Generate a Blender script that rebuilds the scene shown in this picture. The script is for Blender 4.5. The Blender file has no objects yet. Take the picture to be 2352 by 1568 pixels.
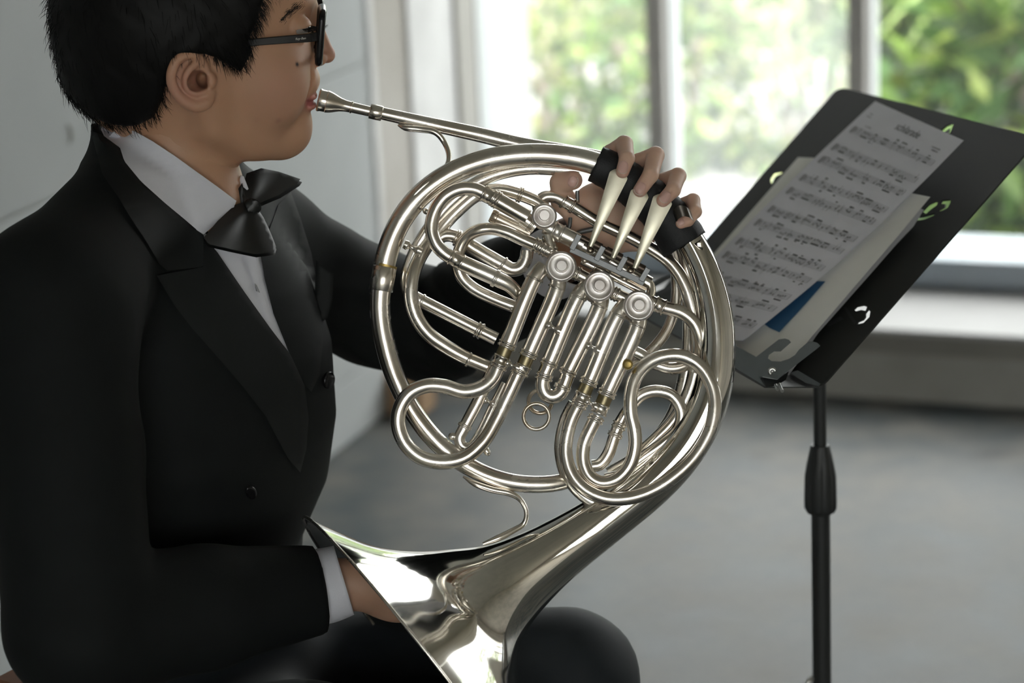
import bpy, bmesh, math, random
import numpy as np
from mathutils import Vector, geometry
from mathutils.bvhtree import BVHTree
random.seed(7); RNG = np.random.default_rng(11)
SC = bpy.context.scene; COL = SC.collection

# ------------------------------------------------------------------ camera
PITCH = math.radians(16.3); ROLL = math.radians(2.6); FPX = 5500.0
F = np.array([0, math.cos(PITCH), -math.sin(PITCH)])
_u0 = np.array([0, math.sin(PITCH), math.cos(PITCH)]); _x0 = np.array([1.0, 0, 0])
R = math.cos(ROLL)*_x0 - math.sin(ROLL)*_u0
U = math.sin(ROLL)*_x0 + math.cos(ROLL)*_u0
C0 = np.array([0, 0, 1.53])
cd = bpy.data.cameras.new('camera'); co = bpy.data.objects.new('camera', cd); COL.objects.link(co)
from mathutils import Matrix
M = Matrix(((R[0], U[0], -F[0], C0[0]), (R[1], U[1], -F[1], C0[1]), (R[2], U[2], -F[2], C0[2]), (0, 0, 0, 1)))
co.matrix_world = M
cd.sensor_width = 36; cd.lens = FPX/2352*36; cd.clip_start = 0.05; cd.clip_end = 200
cd.dof.use_dof = True; cd.dof.focus_distance = 2.05; cd.dof.aperture_fstop = 4.6; cd.dof.aperture_blades = 9
SC.camera = co
# ------------------------------------------------------------------ world, sun, exposure
SC.view_settings.view_transform = 'Standard'; SC.view_settings.look = 'None'; SC.view_settings.gamma = 1
SC.view_settings.use_curve_mapping = False
SC.view_settings.exposure = 3.05
w = bpy.data.worlds.new('sky'); SC.world = w; w.use_nodes = True
wn = w.node_tree; bg = wn.nodes['Background']
bg.inputs[0].default_value = (0.97, 1.0, 0.985, 1); bg.inputs[1].default_value = 1.0
# room axes: E1 runs along the left wall towards the windows, E2 to the right
TH = math.radians(20.8)
E1 = np.array([math.sin(TH), math.cos(TH), 0.0]); E2 = np.array([math.cos(TH), -math.sin(TH), 0.0]); EZ = np.array([0, 0, 1.0])
def rp(a, b, z): return E1*a + E2*b + EZ*z
sd = bpy.data.lights.new('sun', 'SUN'); sd.energy = 2.0; sd.angle = math.radians(3); sd.color = (1.0, 0.95, 0.86)
so = bpy.data.objects.new('sun', sd); COL.objects.link(so)
_dir = Vector(E1*0.62 + E2*(-0.25) + EZ*(-1.0)); so.rotation_euler = _dir.to_track_quat('-Z', 'Y').to_euler()
def portal(name, c, xa, ya, sx, sy):
    l = bpy.data.lights.new(name, 'AREA'); l.shape = 'RECTANGLE'; l.size = sx; l.size_y = sy
    l.cycles.is_portal = True
    o = bpy.data.objects.new(name, l); COL.objects.link(o)
    xa = Vector(xa); ya = Vector(ya); za = xa.cross(ya)
    o.matrix_world = Matrix(((xa.x, ya.x, za.x, c[0]), (xa.y, ya.y, za.y, c[1]), (xa.z, ya.z, za.z, c[2]), (0, 0, 0, 1)))
# room: left wall e2=-1.93, windows e1=4.95..5.05, back wall e1=-2.4, right wall e2=4.2
WL, WR, WB, WH = -1.93, 2.9, -2.4, 3.0
portal('sky_portal', rp(5.3, 1.27, 1.4), tuple(E2), (0, 0, 1), 1.4, 2.5)
portal('sky_portal', rp(5.3, -1.05, 1.4), tuple(E2), (0, 0, 1), 1.85, 2.5)
portal('sky_portal', rp(WB-0.2, 1.3, 1.45), tuple(-E2), (0, 0, 1), 2.8, 1.85)

# ------------------------------------------------------------------ helpers
def ray(x, y): return R*((x-1176)/FPX) + U*((784-y)/FPX) + F
def cam(x, y, d): return C0 + ray(x, y)*d
def onplane(x, y, n, c):
    v = ray(x, y); t = (c - C0 @ n)/(v @ n); return C0 + v*t
D0 = 2.07; S = D0/FPX
def hp(x, y, dz=0.0):            # point of the horn: pixel position, depth offset in pixel-sized units
    return cam(x, y, D0 + dz*S)
WLOC = {}
def link(o, parent=None, kind=None, label=None, cat=None, group=None):
    COL.objects.link(o)
    if parent is not None: o.parent = parent
    if kind: o['kind'] = kind
    if label: o['label'] = label
    if cat: o['category'] = cat
    if group: o['group'] = group
    return o
def wl(o):
    return WLOC.get(o, np.zeros(3)) if o is not None else np.zeros(3)
def thing(name, loc, label=None, cat=None, group=None, kind=None):
    o = bpy.data.objects.new(name, None); o.empty_display_size = 0.05
    o.location = loc; link(o, None, kind, label, cat, group); WLOC[o] = np.array(loc, float); return o
def obj(name, V, Fc, mat, parent=None, smooth=True, origin=None, **kw):
    V = np.asarray(V, float).reshape(-1, 3)
    base = wl(parent)
    if origin is None: origin = base if parent is not None else (V.min(0)+V.max(0))/2*np.array([1, 1, 0]) + V.min(0)*np.array([0, 0, 1])
    origin = np.array(origin, float)
    me = bpy.data.meshes.new(name); me.from_pydata((V-origin).tolist(), [], [list(map(int, f)) for f in Fc]); me.update()
    if smooth: me.polygons.foreach_set('use_smooth', [True]*len(me.polygons))
    if mat is not None: me.materials.append(mat)
    o = bpy.data.objects.new(name, me); o.location = origin-base; WLOC[o] = origin
    link(o, parent, **kw); return o
def autosmooth(o, ang=40):
    me = o.data; a = math.radians(ang)
    bm = bmesh.new(); bm.from_mesh(me)
    for e in bm.edges: e.smooth = not (len(e.link_faces) == 2 and e.calc_face_angle(0) > a)
    bm.to_mesh(me); bm.free(); return o
class MB:
    def __init__(s): s.V = []; s.F = []
    def add(s, V, Fc):
        n = len(s.V); s.V.extend([tuple(v) for v in V]); s.F.extend([tuple(i+n for i in f) for f in Fc]); return s
    def box(s, c, ax, ay, az, hx, hy, hz):
        c, ax, ay, az = map(np.asarray, (c, ax, ay, az))
        V = [c+ax*hx*i+ay*hy*j+az*hz*k for i in (-1, 1) for j in (-1, 1) for k in (-1, 1)]
        return s.add(V, [(0, 1, 3, 2), (4, 6, 7, 5), (0, 4, 5, 1), (2, 3, 7, 6), (0, 2, 6, 4), (1, 5, 7, 3)])
    def rbox(s, a0, a1, b0, b1, z0, z1):      # box in room axes
        return s.box(rp((a0+a1)/2, (b0+b1)/2, (z0+z1)/2), E1, E2, EZ, abs(a1-a0)/2, abs(b1-b0)/2, abs(z1-z0)/2)
    def build(s, name, mat, parent=None, smooth=False, **kw): return obj(name, s.V, s.F, mat, parent, smooth, **kw)
def bevel(o, w=0.002, n=2):
    m = o.modifiers.new('bevel', 'BEVEL'); m.width = w; m.segments = n; m.limit_method = 'ANGLE'; return o
def catmull(P, step):
    P = np.asarray(P, float); n = len(P); out = []
    if n == 2:
        L = np.linalg.norm(P[1, :3]-P[0, :3]); k = max(2, int(L/step)+1)
        return np.array([P[0]+(P[1]-P[0])*t for t in np.linspace(0, 1, k)])
    for i in range(n-1):
        p0 = P[i-1] if i else 2*P[0]-P[1]; p1 = P[i]; p2 = P[i+1]; p3 = P[i+2] if i+2 < n else 2*P[-1]-P[-2]
        d = lambda a, b: max(np.linalg.norm((b-a)[:3])**0.5, 1e-6)
        t0 = 0; t1 = t0+d(p0, p1); t2 = t1+d(p1, p2); t3 = t2+d(p2, p3)
        k = max(2, int(np.linalg.norm((p2-p1)[:3])/step)+1)
        for t in np.linspace(t1, t2, k, endpoint=(i == n-2)):
            A1 = (t1-t)/(t1-t0)*p0+(t-t0)/(t1-t0)*p1; A2 = (t2-t)/(t2-t1)*p1+(t-t1)/(t2-t1)*p2; A3 = (t3-t)/(t3-t2)*p2+(t-t2)/(t3-t2)*p3
            B1 = (t2-t)/(t2-t0)*A1+(t-t0)/(t2-t0)*A2; B2 = (t3-t)/(t3-t1)*A2+(t-t1)/(t3-t1)*A3
            out.append((t2-t)/(t2-t1)*B1+(t-t1)/(t2-t1)*B2)
    return np.array(out)
def sweep(P, rad, seg=18, cap=True, shell=0.0, flat=1.0, flatdir=None):
    """circle of radius rad[i] swept along world points P"""
    P = np.asarray(P, float); n = len(P); rad = np.broadcast_to(np.asarray(rad, float), (n,))
    T = np.gradient(P, axis=0); T /= np.linalg.norm(T, axis=1)[:, None]+1e-12
    a = np.array(flatdir if flatdir is not None else F, float); a = a-T[0]*(a@T[0])
    if np.linalg.norm(a) < 1e-3: a = np.array([1.0, 0.2, 0.1]); a = a-T[0]*(a@T[0])
    a /= np.linalg.norm(a); V = []; Fc = []
    ang = np.linspace(0, 2*math.pi, seg, endpoint=False)
    frames = []
    for i in range(n):
        if flatdir is not None: a = np.array(flatdir, float)
        a = a-T[i]*(a@T[i]); a /= np.linalg.norm(a); b = np.cross(T[i], a); frames.append((a.copy(), b))
        for t in ang: V.append(P[i]+rad[i]*(math.cos(t)*a*flat+math.sin(t)*b))
    for i in range(n-1):
        for j in range(seg):
            k = (j+1) % seg; Fc.append((i*seg+j, i*seg+k, (i+1)*seg+k, (i+1)*seg+j))
    if shell > 0:
        o = len(V)
        for i in range(n):
            a, b = frames[i]
            for t in ang: V.append(P[i]+(rad[i]-shell)*(math.cos(t)*a+math.sin(t)*b))
        for i in range(n-1):
            for j in range(seg):
                k = (j+1) % seg; Fc.append((o+i*seg+j, o+(i+1)*seg+j, o+(i+1)*seg+k, o+i*seg+k))
        for e in (0, n-1):
            for j in range(seg):
                k = (j+1) % seg; q = (e*seg+j, e*seg+k, o+e*seg+k, o+e*seg+j); Fc.append(q if e else q[::-1])
    elif cap:
        o = len(V); V += V[:seg]; V += V[(n-1)*seg:n*seg]
        Fc.append(tuple(o+j for j in range(seg))[::-1]); Fc.append(tuple(o+seg+j for j in range(seg)))
    return V, Fc
def lathe(p0, p1, prof, seg=28):
    """prof: list of (t along p0->p1 in metres, radius)"""
    p0 = np.asarray(p0, float); ax = np.asarray(p1, float)-p0; ax /= np.linalg.norm(ax)
    a = np.cross(ax, [0.3, 0.1, 0.9]); a /= np.linalg.norm(a); b = np.cross(ax, a); V = []; Fc = []
    for t, r in prof:
        for k in range(seg):
            q = 2*math.pi*k/seg; V.append(p0+ax*t+r*(math.cos(q)*a+math.sin(q)*b))
    for i in range(len(prof)-1):
        for j in range(seg):
            k = (j+1) % seg; Fc.append((i*seg+j, i*seg+k, (i+1)*seg+k, (i+1)*seg+j))
    Fc.append(tuple(range(seg))[::-1]); Fc.append(tuple((len(prof)-1)*seg+j for j in range(seg)))
    return V, Fc
# --- signed distance helpers (numpy) and surface nets
def smin(a, b, k):
    h = np.maximum(k-np.abs(a-b), 0)/k; return np.minimum(a, b)-h*h*k*0.25
def smax(a, b, k): return -smin(-a, -b, k)
def ell(G, c, r, rot=None):
    X, Y, Z = G[0]-c[0], G[1]-c[1], G[2]-c[2]
    if rot is not None:            # rotation (radians) in the x-z plane
        cs, sn = math.cos(rot), math.sin(rot); X, Z = X*cs+Z*sn, -X*sn+Z*cs
    k0 = np.sqrt((X/r[0])**2+(Y/r[1])**2+(Z/r[2])**2); k1 = np.sqrt((X/r[0]**2)**2+(Y/r[1]**2)**2+(Z/r[2]**2)**2)
    return k0*(k0-1)/(k1+1e-9)
def cone(G, a, b, ra, rb):
    a = np.asarray(a, float); b = np.asarray(b, float); ba = b-a; L2 = ba@ba+1e-9
    X, Y, Z = G[0]-a[0], G[1]-a[1], G[2]-a[2]
    t = np.clip((X*ba[0]+Y*ba[1]+Z*ba[2])/L2, 0, 1)
    return np.sqrt((X-t*ba[0])**2+(Y-t*ba[1])**2+(Z-t*ba[2])**2)-(ra+t*(rb-ra))
def chain(G, pts, rs, k=None):
    d = None
    for i in range(len(pts)-1):
        c = cone(G, pts[i], pts[i+1], rs[i], rs[i+1]); d = c if d is None else (np.minimum(d, c) if not k else smin(d, c, k))
    return d
def grid(lo, hi, h):
    ax = [np.arange(l, u+h, h, dtype=np.float32) for l, u in zip(lo, hi)]
    return ax, (ax[0][:, None, None], ax[1][None, :, None], ax[2][None, None, :])
def nets(ax, V):
    V = np.ascontiguousarray(np.broadcast_to(V, tuple(len(a) for a in ax))).astype(np.float32)
    nx, ny, nz = V.shape; ins = V < 0
    cnt = np.zeros((nx-1, ny-1, nz-1), np.int8)
    for i in (0, 1):
        for j in (0, 1):
            for k in (0, 1): cnt += ins[i:nx-1+i, j:ny-1+j, k:nz-1+k]
    act = (cnt > 0) & (cnt < 8); I = np.argwhere(act); idx = -np.ones(act.shape, np.int64); idx[act] = np.arange(len(I))
    acc = np.zeros((len(I), 3)); num = np.zeros(len(I))
    cor = [(i, j, k) for i in (0, 1) for j in (0, 1) for k in (0, 1)]
    val = {c: V[I[:, 0]+c[0], I[:, 1]+c[1], I[:, 2]+c[2]] for c in cor}
    for a in cor:
        for d in range(3):
            if a[d]: continue
            b = list(a); b[d] = 1; b = tuple(b); va, vb = val[a], val[b]; m = (va < 0) != (vb < 0)
            t = np.where(m, va/(va-vb+1e-20), 0); p = np.tile(np.array(a, float), (len(I), 1)); p[:, d] += t
            acc[m] += p[m]; num += m
    P = I+acc/num[:, None]
    h = [float(a[1]-a[0]) for a in ax]; P = np.stack([ax[d][0]+P[:, d]*h[d] for d in range(3)], 1)
    Q = []
    for d in range(3):
        e, g = [(1, 2), (2, 0), (0, 1)][d]
        sl0 = [slice(1, n-1) for n in V.shape]; sl0[d] = slice(0, V.shape[d]-1); sl1 = list(sl0); sl1[d] = slice(1, V.shape[d])
        A, B = ins[tuple(sl0)], ins[tuple(sl1)]; m = A != B; W = np.argwhere(m); off = np.array([1, 1, 1]); off[d] = 0; W = W+off
        flip = A[m]
        def cell(de, dg):
            q = W.copy(); q[:, e] -= de; q[:, g] -= dg; return idx[q[:, 0], q[:, 1], q[:, 2]]
        q = np.stack([cell(1, 1), cell(0, 1), cell(0, 0), cell(1, 0)], 1); q[~flip] = q[~flip][:, ::-1]; Q.append(q)
    return P, np.concatenate(Q)
# --- patches: polygon in pixel space laid on a depth function, with thickness
def densify(poly, step):
    out = []
    for i in range(len(poly)):
        a = np.array(poly[i], float); b = np.array(poly[(i+1) % len(poly)], float); n = max(1, int(np.linalg.norm(b-a)/step))
        for k in range(n): out.append(tuple(a+(b-a)*k/n))
    return out
def inpoly(pts, poly):
    pts = np.asarray(pts, float); P = np.asarray(poly, float); r = np.zeros(len(pts), bool); n = len(P); j = n-1
    for i in range(n):
        c = ((P[i, 1] > pts[:, 1]) != (P[j, 1] > pts[:, 1])) & (pts[:, 0] < (P[j, 0]-P[i, 0])*(pts[:, 1]-P[i, 1])/(P[j, 1]-P[i, 1]+1e-12)+P[i, 0])
        r ^= c; j = i
    return r
def polydist(pts, poly):
    pts = np.asarray(pts, float); P = np.asarray(poly, float); best = np.full(len(pts), 1e9)
    for i in range(len(P)):
        a = P[i]; b = P[(i+1) % len(P)]; ab = b-a; t = np.clip(((pts-a)@ab)/(ab@ab+1e-12), 0, 1); best = np.minimum(best, np.linalg.norm(pts-a-t[:, None]*ab, axis=1))
    return best
def smoothpoly(poly, step=6):
    P = [np.array([*p, 0.0]) for p in poly]; n = len(P)
    return [(q[0], q[1]) for q in catmull(P[-2:]+P+P[:2], step)[0:]] if n < 3 else [(q[0], q[1]) for q in _closed(P, step)]
def _closed(P, step):
    Q = P[-2:]+P+P[:2]; C = catmull(Q, step); L = [np.linalg.norm(Q[i+1]-Q[i]) for i in range(len(Q)-1)]
    ks = [max(2, int(l/step)+1) for l in L]; s = ks[0]+ks[1]; e = sum(ks[:len(P)+2]); return C[s:e]
def patch(poly, depth, thick, step=14, puff=0.0):
    """poly in pixels, depth(px,py)->metres along the view; returns V,F of a sheet with thickness"""
    b = densify(poly, step); nb = len(b); xs = np.array(b); lo, hi = xs.min(0), xs.max(0)
    g = [(x, y) for x in np.arange(lo[0]+step/2, hi[0], step) for y in np.arange(lo[1]+step/2, hi[1], step)]
    if g:
        g = np.array(g); k = inpoly(g, poly) & (polydist(g, poly) > step*0.45); g = g[k]
    allp = np.concatenate([xs, g]) if len(g) else xs
    vs, es, fs, *_ = geometry.delaunay_2d_cdt([Vector(p) for p in allp], [(i, (i+1) % nb) for i in range(nb)], [list(range(nb))], 1, 1e-4)
    pts = np.array([(v.x, v.y) for v in vs]); d = np.array([depth(x, y) for x, y in pts])
    if puff: d = d-puff*np.clip(polydist(pts, poly)/(step*2.0), 0, 1)**0.5
    top = np.array([cam(x, y, q) for (x, y), q in zip(pts, d)]); bot = np.array([cam(x, y, q+thick) for (x, y), q in zip(pts, d)])
    n = len(pts); Fc = []; edge = {}
    for f in fs:
        f = list(f); a = sum(pts[f[i]][0]*pts[f[(i+1) % len(f)]][1]-pts[f[(i+1) % len(f)]][0]*pts[f[i]][1] for i in range(len(f)))
        if a > 0: f = f[::-1]
        Fc.append(tuple(f)); Fc.append(tuple(i+n for i in f[::-1]))
        for i in range(len(f)):
            e = (f[i], f[(i+1) % len(f)]); edge[e] = 1
    for (i, j) in list(edge):
        if (j, i) not in edge: Fc.append((j, i, i+n, j+n))
    return np.concatenate([top, bot]), Fc
def bvh_of(V, Fc): return BVHTree.FromPolygons([tuple(v) for v in V], [tuple(f) for f in Fc])
def drape(bvhs, off):
    """depth function from ray casts on the nearest of the surfaces, lifted by off towards the camera"""
    o = Vector(C0)
    def fn(x, y):
        v = ray(x, y); L = np.linalg.norm(v); best = None
        for b in bvhs:
            h = b.ray_cast(o, Vector(v/L))
            if h[0] is not None and (best is None or h[3] < best): best = h[3]
        if best is None:
            for b in bvhs:
                q = cam(x, y, 2.05); hh = b.find_nearest(Vector(q))
                if hh[0] is not None:
                    dd = (np.array(hh[0])-C0)@F*L
                    if best is None or dd < best: best = dd
        return best/L-off
    return fn

# ------------------------------------------------------------------ materials
MATS = {}
def nodes(name):
    m = bpy.data.materials.new(name); m.use_nodes = True; nt = m.node_tree; return m, nt, nt.nodes['Principled BSDF']
def mat(name, col, rough=0.6, metal=0.0, var=0.0, scale=8.0, bump=0.0, bscale=60.0, col2=None, spec=0.5, rvar=0.0, detail=4.0):
    if name in MATS: return MATS[name]
    m, nt, b = nodes(name); b.inputs['Base Color'].default_value = (*col, 1); b.inputs['Roughness'].default_value = rough
    b.inputs['Metallic'].default_value = metal; b.inputs['Specular IOR Level'].default_value = spec
    tc = nt.nodes.new('ShaderNodeTexCoord')
    if var or col2 or rvar:
        nz = nt.nodes.new('ShaderNodeTexNoise'); nz.inputs['Scale'].default_value = scale; nz.inputs['Detail'].default_value = detail
        nt.links.new(tc.outputs['Object'], nz.inputs['Vector'])
        rmp = nt.nodes.new('ShaderNodeValToRGB'); rmp.color_ramp.elements[0].position = 0.32; rmp.color_ramp.elements[1].position = 0.68
        c2 = col2 or tuple(min(1, c*(1+var)) for c in col); c1 = col if col2 else tuple(c*(1-var) for c in col)
        rmp.color_ramp.elements[0].color = (*c1, 1); rmp.color_ramp.elements[1].color = (*c2, 1)
        nt.links.new(nz.outputs['Fac'], rmp.inputs['Fac'])
        if var or col2: nt.links.new(rmp.outputs['Color'], b.inputs['Base Color'])
        if rvar:
            mr = nt.nodes.new('ShaderNodeMapRange'); mr.inputs['From Min'].default_value = 0.3; mr.inputs['From Max'].default_value = 0.7
            mr.inputs['To Min'].default_value = max(0.02, rough-rvar); mr.inputs['To Max'].default_value = rough+rvar
            nt.links.new(nz.outputs['Fac'], mr.inputs['Value']); nt.links.new(mr.outputs['Result'], b.inputs['Roughness'])
    if bump:
        n2 = nt.nodes.new('ShaderNodeTexNoise'); n2.inputs['Scale'].default_value = bscale; n2.inputs['Detail'].default_value = 5
        nt.links.new(tc.outputs['Object'], n2.inputs['Vector'])
        bp = nt.nodes.new('ShaderNodeBump'); bp.inputs['Strength'].default_value = bump; bp.inputs['Distance'].default_value = 0.002
        nt.links.new(n2.outputs['Fac'], bp.inputs['Height']); nt.links.new(bp.outputs['Normal'], b.inputs['Normal'])
    MATS[name] = m; return m
M_SILVER = mat('silver', (0.82, 0.75, 0.66), 0.25, 1.0, col2=(0.94, 0.90, 0.84), scale=26, rvar=0.07)
M_BELL = mat('bell_silver', (0.80, 0.77, 0.71), 0.07, 1.0, col2=(0.88, 0.86, 0.81), scale=14, rvar=0.03)
M_DULL = mat('dull_silver', (0.80, 0.74, 0.71), 0.42, 1.0, col2=(0.92, 0.88, 0.85), scale=60, rvar=0.08)
M_DARKSILVER = mat('tarnished_silver', (0.58, 0.48, 0.37), 0.3, 1.0, col2=(0.74, 0.68, 0.60), scale=30, rvar=0.08)
M_BRASS = mat('brass', (0.33, 0.28, 0.17), 0.38, 1.0, var=0.15, scale=60)
M_GOLD = mat('brass_knob', (0.52, 0.38, 0.14), 0.45, 1.0, var=0.1, scale=90)
M_PADDLE = mat('paddle_silver', (0.72, 0.68, 0.54), 0.42, 1.0, col2=(0.80, 0.76, 0.62), scale=90, rvar=0.06)
M_GREY = mat('grey_metal', (0.24, 0.245, 0.25), 0.5, 0.9, var=0.08, scale=50)
M_AXLE = mat('dark_axle', (0.10, 0.075, 0.06), 0.4, 0.8)
M_LEATHER = mat('black_leather', (0.010, 0.011, 0.013), 0.6, bump=0.25, bscale=900)
M_SUIT = mat('suit_cloth', (0.005, 0.0064, 0.0066), 0.8, var=0.12, scale=40, bump=0.1, bscale=1500, spec=0.25)
M_LAPEL = mat('lapel_cloth', (0.0068, 0.0084, 0.0087), 0.72, var=0.1, scale=40, bump=0.1, bscale=1500, spec=0.3)
M_TROUSER = mat('trouser_cloth', (0.0085, 0.0115, 0.0145), 0.75, var=0.12, scale=30, bump=0.1, bscale=1400, spec=0.3)
M_SATIN = mat('black_satin', (0.008, 0.009, 0.009), 0.40, var=0.15, scale=30, bump=0.03, bscale=2600, spec=0.45)
M_SHIRT = mat('white_shirt', (0.66, 0.66, 0.71), 0.75, var=0.03, scale=20, bump=0.12, bscale=1800, spec=0.3)
M_HAIR = mat('black_hair', (0.0035, 0.0035, 0.0035), 0.55, spec=0.2)
M_BROW = mat('eyebrow_hair', (0.02, 0.016, 0.014), 0.6, spec=0.2)
M_PLASTIC = mat('black_frame_plastic', (0.008, 0.008, 0.009), 0.25, spec=0.3)
M_STAND = mat('stand_black', (0.018, 0.020, 0.020), 0.5, var=0.1, scale=20, spec=0.45)
M_DESK = mat('desk_black', (0.014, 0.0155, 0.0145), 0.6, var=0.12, scale=9, spec=0.4)
M_LEDGE = mat('ledge_metal', (0.13, 0.145, 0.15), 0.36, 0.5, var=0.06, scale=20)
M_STEEL = mat('steel_screw', (0.6, 0.6, 0.58), 0.3, 1.0)
M_PAPER = mat('sheet_paper', (0.72, 0.72, 0.77), 0.85, var=0.02, scale=20, spec=0.2)
M_PAPER2 = mat('stack_paper', (0.86, 0.86, 0.82), 0.85, var=0.03, scale=14, spec=0.2)
M_INK = mat('printed_ink', (0.12, 0.12, 0.125), 0.8, spec=0.1)
M_INK2 = mat('printed_line', (0.22, 0.22, 0.23), 0.8, spec=0.1)
M_BLUE = mat('blue_card', (0.03, 0.12, 0.25), 0.6)
M_WALL = mat('concrete_panel', (0.40, 0.42, 0.425), 0.85, col2=(0.47, 0.49, 0.495), scale=2.2, bump=0.15, bscale=30, spec=0.25)
M_JOINT = mat('panel_joint', (0.42, 0.42, 0.40), 0.9, spec=0.2)
M_BEIGE = mat('beige_plaster', (0.42, 0.40, 0.365), 0.9, col2=(0.52, 0.50, 0.47), scale=5, bump=0.2, bscale=40, spec=0.2)
M_WHITE = mat('white_plaster', (0.70, 0.70, 0.70), 0.9, col2=(0.82, 0.82, 0.82), scale=7, bump=0.2, bscale=40, spec=0.2)
M_FRAME = mat('window_frame', (0.42, 0.405, 0.385), 0.5, var=0.04, scale=6)
M_FRAMEW = mat('window_frame_light', (0.62, 0.64, 0.66), 0.45, 0.3, var=0.04, scale=6)
M_FLOOR = None
M_SILL = mat('sill_stone', (0.29, 0.287, 0.283), 0.6, col2=(0.34, 0.337, 0.333), scale=3, spec=0.4)
M_SILLSHADE = mat('sill_shade_strip', (0.19, 0.18, 0.16), 0.8, var=0.1, scale=5)  # darker wall tone that paints in the shade under the sill
M_LOWWALL = mat('low_wall_concrete', (0.24, 0.23, 0.21), 0.85, col2=(0.34, 0.33, 0.305), scale=4, bump=0.2, bscale=20)
M_RAIL = mat('rail_aluminium', (0.25, 0.29, 0.33), 0.4, 0.3, col2=(0.30, 0.33, 0.36), scale=7)
M_WOOD = mat('brown_wood', (0.20, 0.075, 0.03), 0.5, var=0.25, scale=12)
M_BOX = mat('brown_card', (0.42, 0.28, 0.17), 0.85, var=0.08, scale=6)
M_CEIL = mat('ceiling_concrete', (0.56, 0.54, 0.50), 0.9, var=0.08, scale=2)
M_ROUGH = mat('rough_concrete', (0.58, 0.54, 0.48), 0.9, var=0.15, scale=2)
M_GROUND = mat('outside_ground', (0.06, 0.065, 0.05), 0.95, col2=(0.12, 0.12, 0.105), scale=1.5)
M_CURB = mat('outside_curb', (0.40, 0.40, 0.39), 0.9, var=0.06, scale=2)
M_BARK = mat('bark', (0.16, 0.13, 0.10), 0.9, var=0.25, scale=12)
M_LENS = None
def floor_mat():
    m, nt, b = nodes('polished_concrete'); tc = nt.nodes.new('ShaderNodeTexCoord')
    def noise(s, d): n = nt.nodes.new('ShaderNodeTexNoise'); n.inputs['Scale'].default_value = s; n.inputs['Detail'].default_value = d; nt.links.new(tc.outputs['Object'], n.inputs['Vector']); return n
    a = noise(7.5, 7); c = noise(2.2, 4); r1 = nt.nodes.new('ShaderNodeValToRGB'); e = r1.color_ramp.elements
    e[0].position = 0.33; e[0].color = (0.050, 0.060, 0.064, 1); e[1].position = 0.66; e[1].color = (0.122, 0.118, 0.106, 1)
    nt.links.new(a.outputs['Fac'], r1.inputs['Fac'])
    mx = nt.nodes.new('ShaderNodeMixRGB'); mx.blend_type = 'MULTIPLY'; mx.inputs['Fac'].default_value = 0.5
    r2 = nt.nodes.new('ShaderNodeValToRGB'); r2.color_ramp.elements[0].position = 0.35; r2.color_ramp.elements[0].color = (0.60, 0.61, 0.64, 1); r2.color_ramp.elements[1].position = 0.65; r2.color_ramp.elements[1].color = (1.1, 1.1, 1.08, 1)
    nt.links.new(c.outputs['Fac'], r2.inputs['Fac']); nt.links.new(r1.outputs['Color'], mx.inputs[1]); nt.links.new(r2.outputs['Color'], mx.inputs[2])
    sp = noise(3.1, 2); r3 = nt.nodes.new('ShaderNodeValToRGB'); r3.color_ramp.elements[0].position = 0.70; r3.color_ramp.elements[0].color = (1, 1, 1, 1); r3.color_ramp.elements[1].position = 0.76; r3.color_ramp.elements[1].color = (0.55, 0.55, 0.55, 1)
    mx2 = nt.nodes.new('ShaderNodeMixRGB'); mx2.blend_type = 'MULTIPLY'; mx2.inputs['Fac'].default_value = 1
    nt.links.new(sp.outputs['Fac'], r3.inputs['Fac']); nt.links.new(mx.outputs['Color'], mx2.inputs[1]); nt.links.new(r3.outputs['Color'], mx2.inputs[2])
    nt.links.new(mx2.outputs['Color'], b.inputs['Base Color'])
    mr = nt.nodes.new('ShaderNodeMapRange'); mr.inputs['To Min'].default_value = 0.38; mr.inputs['To Max'].default_value = 0.6
    nt.links.new(a.outputs['Fac'], mr.inputs['Value']); nt.links.new(mr.outputs['Result'], b.inputs['Roughness'])
    b.inputs['Specular IOR Level'].default_value = 0.18
    return m
M_FLOOR = floor_mat()
def glass_mat(name, haze, hs=1.2, tint=(1, 1, 1)):
    """dusty window glass: clear pane with a film of dust that scatters daylight"""
    m = bpy.data.materials.new(name); m.use_nodes = True; nt = m.node_tree; nt.nodes.clear()
    out = nt.nodes.new('ShaderNodeOutputMaterial'); tr = nt.nodes.new('ShaderNodeBsdfTransparent'); tr.inputs[0].default_value = (*tint, 1)
    tl = nt.nodes.new('ShaderNodeBsdfTranslucent'); tl.inputs[0].default_value = (0.93, 0.97, 0.96, 1)
    gl = nt.nodes.new('ShaderNodeBsdfGlossy'); gl.inputs['Roughness'].default_value = 0.05
    mx = nt.nodes.new('ShaderNodeMixShader'); m2 = nt.nodes.new('ShaderNodeMixShader'); m2.inputs[0].default_value = 0.03
    tc = nt.nodes.new('ShaderNodeTexCoord'); nz = nt.nodes.new('ShaderNodeTexNoise'); nz.inputs['Scale'].default_value = hs; nz.inputs['Detail'].default_value = 3
    mr = nt.nodes.new('ShaderNodeMapRange'); mr.inputs['From Min'].default_value = 0.3; mr.inputs['From Max'].default_value = 0.7
    mr.inputs['To Min'].default_value = haze*0.6; mr.inputs['To Max'].default_value = min(1, haze*1.35)
    nt.links.new(tc.outputs['Object'], nz.inputs['Vector']); nt.links.new(nz.outputs['Fac'], mr.inputs['Value']); nt.links.new(mr.outputs['Result'], mx.inputs[0])
    nt.links.new(tr.outputs[0], mx.inputs[1]); nt.links.new(tl.outputs[0], mx.inputs[2]); nt.links.new(mx.outputs[0], m2.inputs[1]); nt.links.new(gl.outputs[0], m2.inputs[2])
    nt.links.new(m2.outputs[0], out.inputs[0]); return m
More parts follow.
